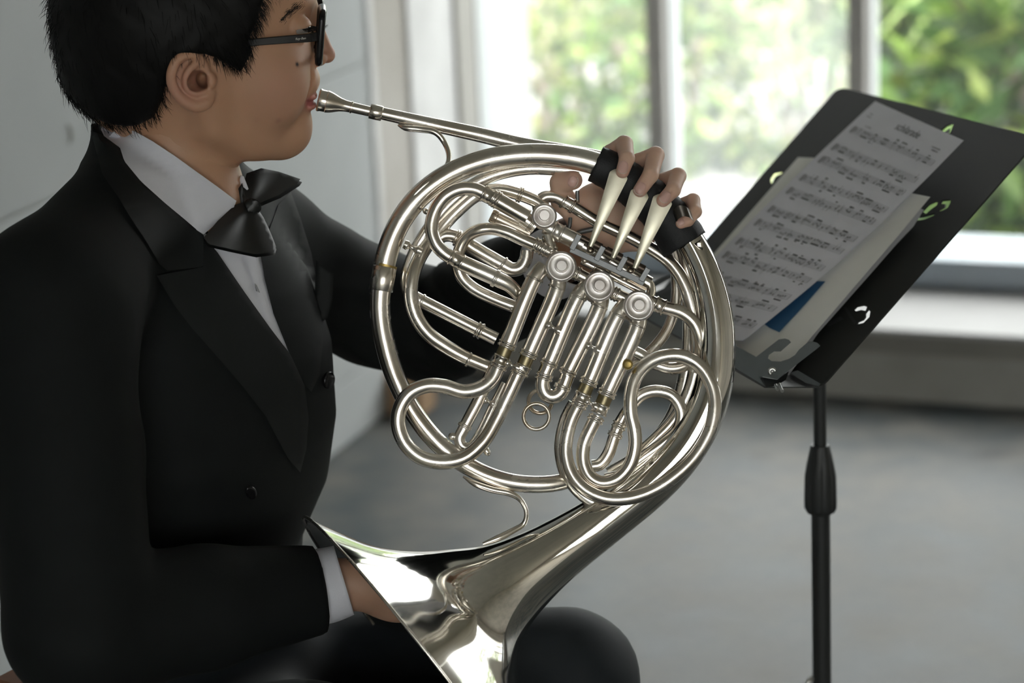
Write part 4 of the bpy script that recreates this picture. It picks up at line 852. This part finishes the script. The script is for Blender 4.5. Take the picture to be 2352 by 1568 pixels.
# left hand, in pixel/depth space of the horn
def handgrid(lo, hi, h):
    ax, (X, Y, Z) = grid(lo, hi, h); return ax, (X, Y, Z)
ax, G = handgrid((1225, 290, -95), (1640, 640, 240), 2.8)
palm = ell(G, (1408, 492, 88), (98, 80, 34)); palm = smin(palm, cone(G, (1360, 470, 70), (1470, 540, 85), 38, 36), 30)
palm = smin(palm, chain(G, [(1400, 510, 90), (1362, 552, 110), (1318, 582, 190)], [62, 52, 52]), 40)
fing = [([(1388, 440, 80), (1404, 352, 42), (1434, 331, -8), (1440, 364, -62), (1430, 394, -76)], [23, 21, 20, 18, 15.5]),
        ([(1432, 452, 84), (1470, 372, 42), (1506, 356, -8), (1494, 402, -62), (1470, 437, -76)], [23, 21, 20, 18.5, 16]),
        ([(1468, 480, 84), (1526, 416, 42), (1557, 404, -8), (1546, 436, -58), (1523, 460, -74)], [21, 20, 19, 17.5, 15.5]),
        ([(1496, 516, 80), (1560, 474, 40), (1592, 460, -4), (1597, 486, -42), (1580, 506, -58), (1564, 513, -60)], [18, 17, 16, 15, 14, 12.5]),
        ([(1340, 500, 88), (1292, 462, 62), (1288, 420, 30), (1316, 414, 8)], [32, 27, 25, 22])]
d = palm
for pts, rs in fing: d = smin(d, chain(G, pts, rs, 4), 10 if len(pts) != 4 else 22)
LV, LQ = nets(ax, d)
HANDW = np.array([hp(*p) for p in LV]); hb = bvh_of(HANDW, LQ)
t_ = np.tile(np.array([0.68, 0.45, 0.335]), (len(LV), 1))  # left hand toned lighter than the face, window light put into the skin
for tip in [(1430, 396, -80), (1470, 440, -80), (1523, 463, -78), (1564, 514, -66), (1320, 414, -4)]:
    g = np.exp(-np.sum((LV-np.array(tip))**2, 1)/22**2)[:, None]; t_ = t_*(1-0.6*g)+np.array([0.68, 0.36, 0.29])*0.6*g
for kn in [(1434, 331, -20), (1506, 356, -20), (1557, 404, -20), (1592, 460, -12)]:
    g = np.exp(-np.sum((LV-np.array(kn))**2, 1)/18**2)[:, None]; t_ = t_*(1-0.3*g)+np.array([0.66, 0.38, 0.29])*0.3*g
BV.append(HANDW); BF.append(LQ); BT.append(t_)
# right hand inside the bell
ax, G = handgrid((690, 1240, -140), (1120, 1500, 120), 4.0)
d = smin(cone(G, (690, 1348, -60), (850, 1340, -30), 66, 60), ell(G, (915, 1372, -4), (80, 58, 38)), 40)
for pts, rs in [([(960, 1352, 4), (1010, 1352, 14), (1042, 1374, 22)], [21, 19, 16]), ([(968, 1374, 6), (1022, 1380, 18), (1050, 1400, 26)], [21, 19, 16]), ([(965, 1396, 8), (1015, 1408, 20), (1040, 1424, 28)], [20, 18, 15]), ([(955, 1416, 8), (996, 1430, 18), (1016, 1440, 24)], [17, 15, 13]), ([(880, 1345, -30), (930, 1342, -36), (968, 1358, -32)], [25, 21, 17])]: d = smin(d, chain(G, pts, rs, 4), 12)
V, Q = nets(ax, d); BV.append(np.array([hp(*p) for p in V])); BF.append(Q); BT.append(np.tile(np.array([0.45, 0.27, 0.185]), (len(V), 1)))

# --- joints of the clothed body (world metres)
nb = onplane(415, 452, hy, mouth@hy)                      # base of the neck
sdir = np.array([0.555, 0.832, 0]); sdir /= np.linalg.norm(sdir); ndir = np.array([sdir[1], -sdir[0], 0])
Ls = cam(596, 548, 2.25); Rs = cam(118, 716, 1.94)
Le = cam(1000, 752, 2.36); Lw = hp(1362, 556, 112)
Re = cam(184, 1440, 1.93); Rw = hp(742, 1352, -66)
hip = nb+EZ*-0.52-ndir*0.03
Lh = hip+sdir*0.09+ndir*0.02; Rh = hip-sdir*0.09+ndir*0.02
Lk = cam(1306, 1556, 2.20); Rk = cam(1060, 1790, 1.94)
La = np.array([Lk[0]+0.02, Lk[1]+0.03, 0.09]); Ra = np.array([Rk[0]+0.02, Rk[1]-0.02, 0.09])
# hidden core of the body so that head, arms and hands are one figure
ax, G = grid(np.minimum.reduce([Re, Rk, Ra, nb])-0.12, np.maximum.reduce([Le, Lk, Lw, nb])+0.12, 0.008)
d = smin(cone(G, nb+EZ*0.06, nb-EZ*0.05, 0.045, 0.07), ell(G, nb-EZ*0.22-ndir*0.03, (0.06, 0.06, 0.17)), 0.05)
d = smin(d, cone(G, Ls, Rs, 0.03, 0.03), 0.03); d = smin(d, ell(G, hip+EZ*0.03-ndir*0.02, (0.07, 0.07, 0.12)), 0.06)
for ch, rr in (([Ls, Le, Lw], [0.035, 0.03, 0.022]), ([Rs, Re, Rw], [0.038, 0.032, 0.022]), ([Lh, Lk, La], [0.055, 0.04, 0.03]), ([Rh, Rk, Ra], [0.055, 0.04, 0.03])): d = smin(d, chain(G, ch, rr), 0.04)
V, Q = nets(ax, d); BV.append(V); BF.append(Q); BT.append(np.tile(base, (len(V), 1)))
n = 0; FF = []
for V, Q in zip(BV, BF): FF.append(Q+n); n += len(V)
body = obj('body', np.concatenate(BV), np.concatenate(FF), M_SKIN, person); set_tone(body, np.concatenate(BT))
headb = bvh_of(BV[0], HQ)
# nails
M_NAIL = mat('fingernail', (0.70, 0.44, 0.38), 0.28, spec=0.5); M_NAILT = mat('nail_tip', (0.72, 0.62, 0.52), 0.35)
def nail(cx, cy, rx, ry, ang):
    ca, sa = math.cos(ang), math.sin(ang)
    def ring_(f0, f1, s=1.0):
        P = []
        for t in np.linspace(f0, f1, 18): u, v = rx*s*math.copysign(abs(math.cos(t))**0.8, math.cos(t)), ry*s*math.copysign(abs(math.sin(t))**0.8, math.sin(t)); P.append((cx+u*ca-v*sa, cy+u*sa+v*ca))
        return P
    V, Fc = patch(ring_(0, 2*math.pi*17/18), drape([hb], 0.0005), 0.0006, 5); nl = obj('fingernail', V, Fc, M_NAIL, body)
    V, Fc = patch(ring_(0.35, math.pi-0.35, 1.02)+ring_(0.5, math.pi-0.5, 0.9)[::-1], drape([hb], 0.0008), 0.0005, 5); obj('fingernail', V, Fc, M_NAILT, body)
nail(1431, 384, 12, 15, 0.12); nail(1470, 433, 12.5, 15.5, 0.5); nail(1528, 452, 12, 14.5, 0.55); nail(1564, 511, 7.5, 9, 1.0); nail(1316, 417, 13.5, 12, 0.35-math.pi/2)
# --- eyes, brow, lashes
def ball(c, r, nu=20, nv=12):
    V = []; Fc = []
    for i in range(nv+1):
        for j in range(nu): t = math.pi*i/nv; p = 2*math.pi*j/nu; V.append((c[0]+r*math.cos(t), c[1]+r*math.sin(t)*math.cos(p), c[2]+r*math.sin(t)*math.sin(p)))
    for i in range(nv):
        for j in range(nu): k = (j+1) % nu; Fc.append((i*nu+j, i*nu+k, (i+1)*nu+k, (i+1)*nu+j))
    return np.array(V), Fc
M_EYE = mat('eye_white', (0.30, 0.27, 0.25), 0.25); M_IRIS = mat('dark_iris', (0.025, 0.015, 0.01), 0.1)
for sg in (-1, 1):
    c = ec.copy(); c[1] *= sg; V, Fc = ball(c, 27.5); eo = obj('eyeball', hw(V), Fc, M_EYE, body)
    V, Fc = ball(c+np.array([11, 0, -1]), 19.5); obj('iris', hw(V), Fc, M_IRIS, eo)
def strands(items, wpx, mat, parent, name, kind='stuff'):
    """items: list of polylines in world space; tapered three-sided strands"""
    V = []; Fc = []
    for P in items:
        P = np.asarray(P); n = len(P); t = P[-1]-P[0]; t /= np.linalg.norm(t)+1e-9; a = np.cross(t, F); a /= np.linalg.norm(a)+1e-9; b = np.cross(t, a); o = len(V)
        for i in range(n):
            r = wpx*S*0.5*(1-(i/(n-1))**1.6*0.92)
            for k in range(3): q = 2.094*k; V.append(P[i]+r*(math.cos(q)*a+math.sin(q)*b))
        for i in range(n-1):
            for k in range(3): j = (k+1) % 3; Fc.append((o+i*3+k, o+i*3+j, o+i*3+3+j, o+i*3+3+k))
    return obj(name, V, Fc, mat, parent, kind=kind)
its = []
for k in range(230):                                      # brow
    t = random.random(); px, py = 646+t*66+random.uniform(-4, 4), 46-t*58+random.gauss(0, 7.5)*(0.4+0.6*t)
    v = ray(px, py); L = np.linalg.norm(v); hit = headb.ray_cast(Vector(C0), Vector(v/L))
    if hit[0] is None: continue
    p0 = np.array(hit[0]); nrm = np.array(hit[1]); dr = R*(-0.75+random.uniform(-.2, .2))+U*(-0.45+random.uniform(-.2, .3)); its.append([p0, p0+dr*11*S+nrm*3.2*S, p0+dr*25*S+nrm*3.0*S])
strands(its, 1.0, M_BROW, body, 'eyebrow')
its = []
for k in range(34):                                       # lashes of the near eye
    q = k/33; an = -1.30+1.75*q; c = ec.copy(); c[1] *= -1
    r0 = c+np.array([33*math.cos(an), 33*math.sin(an), 3]); dv = np.array([math.cos(an)*1.0, math.sin(an)*0.9, -0.10+random.uniform(-.1, .1)])
    P = [r0, r0+dv*10+np.array([2, 0, -3]), r0+dv*19+np.array([6, 0, -2]), r0+dv*27+np.array([10, 0, 4])]; its.append(hw(P))
    if k % 2: r0 = c+np.array([32*math.cos(an), 32*math.sin(an), -8]); P = [r0, r0+dv*6+np.array([0, 0, -4]), r0+dv*11+np.array([0, 0, -7])]; its.append(hw(P))
strands(its, 1.6, M_HAIR, body, 'eyelashes')
# --- hair
line = [(607, -2), (598, 25), (586, 60), (574, 84), (579, 120), (572, 150), (554, 172), (540, 158), (520, 142), (495, 130), (470, 122), (440, 120), (412, 127), (395, 150), (385, 178), (378, 208), (368, 245), (350, 276), (318, 296), (290, 300), (255, 298), (205, 285), (120, 220), (60, 60), (50, -120), (120, -330), (450, -430), (720, -300), (715, -130), (650, -45)]
PL = np.array([A(px, py, -168)[[0, 2]] for px, py in line])
lo = np.array([-690, -245, -150]); hi = np.array([40, 245, 600]); ax, G = grid(lo, hi, 5.0); Gs = (G[0], np.abs(G[1]), G[2])
gx, gz = np.meshgrid(ax[0], ax[2], indexing='ij'); pts2 = np.stack([gx.ravel(), gz.ravel()], 1)
sd2 = (polydist(pts2, PL)*np.where(inpoly(pts2, PL), -1, 1)).reshape(gx.shape)[:, None, :].astype(np.float32)
d = smax(skullf(Gs)-22, sd2, 14)
d = d+1.2*np.sin(G[0]*0.09+np.sin(G[2]*0.05)*2)*np.cos(G[2]*0.03+G[1]*0.04)
V, Q = nets(ax, d); hair = obj('hair', hw(V), Q, M_HAIR, person, label='short black hair')
HB = V; its = []
dd = np.interp(0, [0], [0])
sdv = polydist(V[:, [0, 2]], PL)
nearside = np.where((V[:, 1] < 60))[0]
edge = nearside[(sdv[nearside] < 22) & (V[nearside, 2] < 330)]
cen = A(398, 40, 0)
def strand_from(p, L, jitter):
    n = p-cen; n = n/np.array([258, 192, 228])**2; n /= np.linalg.norm(n)
    px_, pz_ = p[0], p[2]
    flow = np.array([0.10, 0, -1.0])
    if px_ > A(500, 120, -168)[0]: flow = np.array([0.40, 0, -1.0])
    elif px_ < A(300, 200, 0)[0]: flow = np.array([0.25, 0.05, -1.0])
    t = flow-n*(flow@n)*0.85+RNG.normal(size=3)*jitter; t /= np.linalg.norm(t)
    return hw([p-n*4, p+t*L*0.4+n*2.0, p+t*L*0.75+n*2.5, p+t*L+n*0.5])
for i in RNG.choice(edge, 2600): its.append(strand_from(V[i]+RNG.normal(size=3)*3, RNG.uniform(14, 38), 0.22))
for i in RNG.choice(nearside, 1500): its.append(strand_from(V[i]+RNG.normal(size=3)*2, RNG.uniform(25, 55), 0.16))
bk = np.where((np.abs(V[:, 1]) < 90) & (V[:, 0] < A(260, 200, 0)[0]))[0]
for i in RNG.choice(bk, 900): its.append(strand_from(V[i]+RNG.normal(size=3)*2, RNG.uniform(18, 50), 0.30))
sb = nearside[(V[nearside, 0] > A(490, 130, -168)[0]) & (V[nearside, 2] < A(560, 0, -168)[2]) & (sdv[nearside] < 34)]
for i in RNG.choice(sb, 1500): its.append(strand_from(V[i]+RNG.normal(size=3)*4, RNG.uniform(16, 46), 0.20))
strands(its, 1.5, M_HAIR, hair, 'hair_strands')
# --- jacket
T_z = np.array([0.02, -0.01, -0.045, -0.085, -0.15, -0.22, -0.28, -0.34, -0.42, -0.52]); T_a = np.array([0.055, 0.075, 0.105, 0.128, 0.146, 0.148, 0.142, 0.130, 0.13, 0.14])
T_b = np.array([0.055, 0.064, 0.080, 0.095, 0.106, 0.107, 0.102, 0.088, 0.085, 0.09]); T_o = np.array([-0.012, -0.012, -0.008, -0.002, 0.0, -0.002, -0.010, -0.028, -0.035, -0.035])
lo = np.minimum.reduce([Re-0.1, Rs-0.12, hip-0.2]); lo[2] = hip[2]-0.06; hi = np.maximum.reduce([Le+0.1, Ls+0.12, Lw+0.06]); hi[2] = nb[2]+0.11
ax, G = grid(lo, hi, 0.0048)
zz = G[2]-nb[2]; o_ = np.argsort(T_z); ta = np.interp(zz.ravel(), T_z[o_], T_a[o_]).reshape(zz.shape).astype(np.float32); tb = np.interp(zz.ravel(), T_z[o_], T_b[o_]).reshape(zz.shape).astype(np.float32); to = np.interp(zz.ravel(), T_z[o_], T_o[o_]).reshape(zz.shape).astype(np.float32)
ls_ = (G[0]-nb[0])*sdir[0]+(G[1]-nb[1])*sdir[1]; ln_ = (G[0]-nb[0])*ndir[0]+(G[1]-nb[1])*ndir[1]-to
d = (np.sqrt((ls_/ta)**2+(ln_/tb)**2)-1)*np.minimum(ta, tb)*0.9
d = np.maximum(d, np.maximum(zz-0.02, -(zz+0.47)))
n_ = lambda p, q, t: p*(1-t)+q*t
arm = chain(G, [Ls, cam(720, 642, 2.29), cam(860, 706, 2.33), Le, n_(Le, Lw, 0.45), n_(Le, Lw, 0.86)], [0.052, 0.057, 0.057, 0.055, 0.048, 0.038], 0.01)
la = (Lw-Le)/np.linalg.norm(Lw-Le); lc_ = n_(Le, Lw, 0.76)
arm = smax(arm, (G[0]-lc_[0])*la[0]+(G[1]-lc_[1])*la[1]+(G[2]-lc_[2])*la[2], 0.004)
fold = 0.0022*np.sin((G[0]*0.8+G[2]*1.1)*160+np.sin(G[2]*60)*1.2)*np.exp(-((G[0]-Le[0])**2+(G[2]-Le[2])**2)/0.012)
d = smin(d, arm+fold, 0.035)
arm = chain(G, [Rs, n_(Rs, Re, 0.45), Re, n_(Re, Rw, 0.5), n_(Re, Rw, 1.0)], [0.064, 0.063, 0.060, 0.051, 0.0375], 0.01)
d = smin(d, arm, 0.03)
d = smin(d, cone(G, hw(A(335, 420, 0))[0], Rs+EZ*0.004, 0.048, 0.062), 0.04); d = smin(d, cone(G, hw(A(430, 400, 0))[0], Ls, 0.035, 0.05), 0.03)
# cut the sleeve end square
wd = R*0.95+U*0.15+F*0.22; wd /= np.linalg.norm(wd); we = hp(738, 1356, -66)
cut = (G[0]-we[0])*wd[0]+(G[1]-we[1])*wd[1]+(G[2]-we[2])*wd[2]
d = np.where(((G[0]-we[0])**2+(G[1]-we[1])**2+(G[2]-we[2])**2) < 0.09**2, smax(d, cut+0*G[0], 0.004), d)
# stand-up back of the collar
q1, q2 = hw(A(352, 292, 0))[0], hw(A(372, 460, 0))[0]
colr = cone(G, q1, q2, 142*S, 190*S)
pa, pb = hw(A(206, 268, 0))[0], hw(A(430, 505, 0))[0]; u_ = (pb-pa)/np.linalg.norm(pb-pa); up_ = np.cross(hy, u_); up_ = up_ if up_[2] > 0 else -up_
topc = (G[0]-pa[0])*up_[0]+(G[1]-pa[1])*up_[1]+(G[2]-pa[2])*up_[2]
d = smin(d, smax(colr, topc, 0.004), 0.012)
JV, JQ = nets(ax, d); jacket = obj('jacket', JV, JQ, M_SUIT, person, label='black suit jacket'); jb = bvh_of(JV, JQ)
# collar proxy (only measured against, never added to the scene)
cpx = [hw(A(432, 262, 0))[0], hw(A(428, 330, 0))[0], hw(A(418, 420, 0))[0], hw(A(405, 560, 0))[0]]; CPV, CPF = sweep(catmull(cpx, 0.008), np.interp(np.linspace(0, 1, len(catmull(cpx, 0.008))), [0, 0.3, 0.7, 1], [140*S, 150*S, 176*S, 220*S]), 48, flatdir=hy); cpb = bvh_of(CPV, CPF)
def cloth(name, poly, bvhs, off, thick, mat, parent, step=14, smooth=True):
    V, Fc = patch(poly, drape(bvhs, off), thick, step); return autosmooth(obj(name, V, Fc, mat, parent), 60)
shirt = cloth('shirt', [(448, 515), (500, 560), (545, 560), (598, 580), (612, 650), (640, 730), (672, 830), (640, 800), (560, 690), (500, 605), (455, 545)], [jb], 0.0015, 0.002, M_SHIRT, person, 12)
cloth('placket', [(556, 575), (585, 580), (600, 660), (625, 740), (612, 735), (585, 655)], [jb], 0.003, 0.0015, M_SHIRT, shirt, 10)
cloth('collar', [(236, 284), (262, 290), (300, 296), (350, 326), (400, 360), (450, 396), (500, 432), (541, 463), (537, 478), (505, 506), (468, 538), (455, 530), (420, 500), (380, 467), (330, 422), (296, 388), (284, 365), (276, 340), (240, 314), (232, 298)], [cpb, jb], 0.004, 0.003, M_SHIRT, shirt, 12)
cloth('collar', [(300, 296), (350, 324), (400, 357), (450, 393), (500, 429), (543, 461), (540, 470), (500, 442), (450, 406), (400, 370), (350, 337), (304, 307)], [cpb, jb], 0.0065, 0.003, M_SHIRT, shirt, 10)
cloth('stud', [(585, 650), (590, 655), (597, 672), (588, 668)], [jb], 0.006, 0.002, M_SATIN, shirt, 6)
# lapels
cloth('lapel', [(208, 300), (236, 310), (274, 338), (284, 368), (330, 424), (400, 484), (450, 527), (468, 540), (466, 610), (460, 614), (384, 621), (365, 605), (340, 560), (300, 500), (270, 450), (235, 400)], [jb, cpb], 0.0045, 0.003, M_LAPEL, jacket, 14)
cloth('lapel', [(360, 633), (385, 628), (466, 613), (467, 541), (500, 580), (560, 668), (620, 752), (668, 815), (700, 885), (709, 960), (704, 1030), (690, 1085), (660, 1050), (610, 955), (560, 890), (500, 820), (440, 752), (400, 700)], [jb], 0.006, 0.003, M_LAPEL, jacket, 16)
cloth('lapel', [(598, 578), (612, 545), (640, 470), (668, 440), (690, 500), (715, 580), (735, 680), (742, 780), (735, 860), (715, 900), (690, 870), (660, 800), (628, 720), (608, 640)], [jb], 0.004, 0.003, M_SUIT, jacket, 16)
dpk = drape([jb], 0.006)(722, 660)
V, Fc = patch([(726, 598), (766, 628), (763, 690), (752, 730), (735, 742), (722, 700)], lambda x, y: dpk+0.00003*(x-726), 0.003, 12); obj('lapel_peak', V, Fc, M_LAPEL, jacket)
dbt = drape([jb], 0.0)(738, 872); c = cam(750, 872, dbt+0.004)
V, Fc = lathe(c, c+ndir, [(-0.006, 0.003), (0.001, 0.003), (0.001, 0.0075), (0.003, 0.0078), (0.0042, 0.007), (0.0042, 0.002)], 20); obj('button', V, Fc, M_PLASTIC, jacket)
for (bx_, by_) in ((577, 1131),):
    P = [(bx_+13*math.cos(t)*0.9+6*math.sin(t), by_+15*math.sin(t)-5*math.cos(t)) for t in np.linspace(0, 2*math.pi, 20, endpoint=False)]
    V, Fc = patch(P, drape([jb], 0.003), 0.003, 6); obj('button', V, Fc, M_PLASTIC, jacket)
# sleeve cuffs of the shirt
def cuff(pts, rs):
    P = catmull([(*p, r) for p, r in zip(pts, rs)], 6); V, Fc = sweep([hp(*p[:3]) for p in P], P[:, 3]*S, 36, cap=False, shell=4*S); obj('cuff', V, Fc, M_SHIRT, shirt)
cuff([(712, 1352, -62), (750, 1344, -58), (790, 1332, -54)], [86, 86, 82])
_a = [n_(Le, Lw, t) for t in np.linspace(0.62, 0.90, 8)]; V, Fc = sweep(_a, np.linspace(0.034, 0.0325, 8), 36, cap=False, shell=0.0016); obj('cuff', V, Fc, M_SHIRT, shirt)
# bow tie
kd = drape([jb, headb, cpb], 0.0)(575, 480)-0.010
def bow(x, y):
    t = (x-575)-(y-470); return kd+t*0.00030-0.0022*math.cos(math.atan2(y-470, x-575)*5.0+0.6)*min(1, abs(t)/70)
tie = None
for poly, off in (([(566, 470), (556, 452), (560, 425), (566, 398), (600, 386), (640, 394), (690, 411), (684, 420), (640, 448), (604, 463), (586, 472)], 0.004), ([(590, 476), (606, 500), (622, 535), (634, 566), (630, 578), (588, 584), (530, 572), (478, 560), (468, 545), (500, 507), (540, 470), (566, 462)], -0.004)):
    V, Fc = patch(poly, lambda x, y, o=off: bow(x, y)+o, 0.004, 9); ob = autosmooth(obj('bow_tie', V, Fc, M_SATIN, person), 60)
    sh_ = [(x+(4 if off > 0 else 1), y+7) for x, y in poly]
    V, Fc = patch(sh_, lambda x, y, o=off: bow(x, y)+o+0.007, 0.003, 9); autosmooth(obj('tie_fold', V, Fc, M_SATIN, ob), 60); tie = ob
V, Fc = patch(smoothpoly([(560, 466), (574, 455), (594, 462), (601, 478), (590, 491), (570, 487)], 5), lambda x, y: kd-0.0095+0.0000055*((x-577)+(y-472))**2+0.0008*math.cos((x-y)*0.5), 0.008, 5); obj('tie_knot', V, Fc, M_SATIN, tie)
V, Fc = patch([(543, 440), (556, 420), (562, 440), (566, 462), (560, 475), (545, 470)], lambda x, y: kd+0.006, 0.004, 8); obj('tie_band', V, Fc, M_SATIN, tie)
V, Fc = patch([(553, 402), (560, 405), (571, 434), (556, 444), (548, 428)], lambda x, y: kd+0.012, 0.003, 8); obj('collar', V, Fc, M_SHIRT, shirt)
# --- trousers and shoes
lo = np.minimum.reduce([hip-0.2, Rk-0.1, Ra-0.06]); lo[2] = 0.05; hi = np.maximum.reduce([hip+0.2, Lk+0.1, La+0.1]); hi[2] = hip[2]+0.32
ax, G = grid(lo, hi, 0.007)
d = smin(ell(G, hip+EZ*0.02, (0.15, 0.15, 0.15)), ell(G, hip+EZ*0.17-ndir*0.01, (0.105, 0.105, 0.11)), 0.05)
for a_, k_, f_ in ((Lh, Lk, La), (Rh, Rk, Ra)): d = smin(d, chain(G, [a_, n_(a_, k_, 0.5), k_, n_(k_, f_, 0.4), f_], [0.09, 0.082, 0.063, 0.066, 0.06], 0.01), 0.04)
d = d+0.002*np.sin(G[0]*50+G[1]*30)*np.sin(G[2]*60)
V, Q = nets(ax, d); obj('trousers', V, Q, M_TROUSER, person, label='black trousers')
for a_ in (La, Ra):
    fd = np.array([0.92, -0.38, 0]); ax, G = grid(a_-np.array([0.1, 0.2, 0.09]), a_+np.array([0.28, 0.12, 0.05]), 0.008)
    q = a_*np.array([1, 1, 0])+EZ*0.038; d = smin(cone(G, q-fd*0.03, q+fd*0.17, 0.038, 0.034), cone(G, q, q+EZ*0.05, 0.04, 0.036), 0.02); d = np.maximum(d, 0.002-G[2])
    V, Q = nets(ax, d); obj('shoe', V, Q, mat('shoe_leather', (0.01, 0.01, 0.01), 0.3), person)
# ================================================================== EYEGLASSES
gl = thing('eyeglasses', hw(A(728, 120, -140))[0], 'black rectangular-framed eyeglasses worn by the player', 'eyeglasses')
gt, gb = An(735, 30, -152), An(726, 150, -152)
M_CLEAR = glass_mat('lens_glass', 0.02, 5)
def rimpts(sg):
    P = []; y0, y1 = 26, 152; zt, zb = gt[2], gb[2]; r = 22
    cs = [(y1-r, zt-r, 0), (y0+r, zt-r, 1), (y0+r, zb+r, 2), (y1-r, zb+r, 3)]
    for cy, cz, k in cs:
        for t in np.linspace(0, math.pi/2, 7):
            an = k*math.pi/2+t; yy, zz_ = cy+r*math.cos(an), cz+r*math.sin(an); f = (zt-zz_)/(zt-zb); xx = gt[0]*(1-f)+gb[0]*f-0.0006*(yy-40)**2*0.9
            P.append((xx+12, sg*yy, zz_))
    return P
for sg in (-1, 1):
    P = rimpts(sg); W = [hw(p)[0] for p in P+[P[0], P[1]]]
    V, Fc = sweep(W, 6.5*S, 8, cap=False, flat=1.35, flatdir=hx); rm = obj('rim', V, Fc, M_PLASTIC, gl)
    Wl = hw(P); Wb = Wl+hx*1.5*S; n = len(P); obj('lens', np.concatenate([Wl, Wb]), [tuple(range(n)), tuple(range(2*n-1, n-1, -1))]+[(i, n+i, n+(i+1) % n, (i+1) % n) for i in range(n)], M_CLEAR, gl, smooth=False)
    # temple arm and hinge end piece
    e0 = An(716, 86, -166); e1_ = An(640, 92, -174); e2_ = An(585, 97, -171); e3 = An(480, 112, -150)
    pts = [An(733, 84, -150), An(726, 84, -160), e0, e1_, e2_, e3]; pts = [p*np.array([1, sg, 1]) for p in pts]
    C_ = catmull(pts, 6); V = []; Fc = []; nC = len(C_)
    for i, p in enumerate(C_):
        hgt = np.interp(i/nC, [0, 0.06, 0.3, 1], [12, 10, 8.8, 7]); wd_ = 4.0
        for (yy, zz_) in ((-wd_, -hgt), (wd_, -hgt), (wd_, hgt), (-wd_, hgt)): V.append(p+np.array([0, yy, zz_]))
    for i in range(nC-1):
        for k in range(4): j = (k+1) % 4; Fc.append((i*4+k, i*4+j, i*4+4+j, i*4+4+k))
    Fc += [(3, 2, 1, 0), tuple((nC-1)*4+k for k in range(4))]
    tmp = obj('temple', hw(V), Fc, M_PLASTIC, gl, smooth=False); bevel(tmp, 0.0006, 2)
    if sg == -1:
        c_ = An(690, 88, -171); c_[1] *= -1; c2_ = An(676, 89.3, -171.8); c2_[1] *= -1; dirx = (c_-c2_)/np.linalg.norm(c_-c2_)
        text_on('lettering', 'Ray-Ban', lambda x, y: hw(c_+dirx*x+np.array([0, -4.6, y]))[0], 7.2, mat('silver_print', (0.62, 0.60, 0.55), 0.4), tmp, 0.25)
nz_ = [hw(np.array([gt[0]+10, y, gt[2]-34+ (-0.02*y*y*-1 if 0 else 0)+8*math.cos(y/28*1.3)]))[0] for y in np.linspace(-28, 28, 9)]
V, Fc = sweep(nz_, 5*S, 8); obj('bridge', V, Fc, M_PLASTIC, gl)
# ================================================================== CHAIR
cpost = cam(38, 1552, 2.16); cb = (cpost+ndir*0.19+sdir*0.19)*np.array([1, 1, 0])
chair = thing('wooden_chair', cb, 'brown wooden chair under the seated player, just showing at the lower left corner', 'chair')
seat_z = hip[2]-0.16
b = MB(); b.box(cb+EZ*(seat_z-0.02), ndir, sdir, EZ, 0.21, 0.21, 0.02); bevel(b.build('seat', M_WOOD, chair), 0.006)
for i in (-1, 1):
    for j in (-1, 1):
        b = MB(); zt = seat_z-0.04 if i > 0 else cpost[2]; b.box(cb+ndir*0.19*i+sdir*0.19*j+EZ*zt/2, ndir, sdir, EZ, 0.017, 0.017, zt/2); bevel(b.build('leg', M_WOOD, chair), 0.004)
b = MB(); b.box(cb-ndir*0.19+EZ*(cpost[2]-0.035), ndir, sdir, EZ, 0.012, 0.185, 0.03); bevel(b.build('backrest', M_WOOD, chair), 0.005)
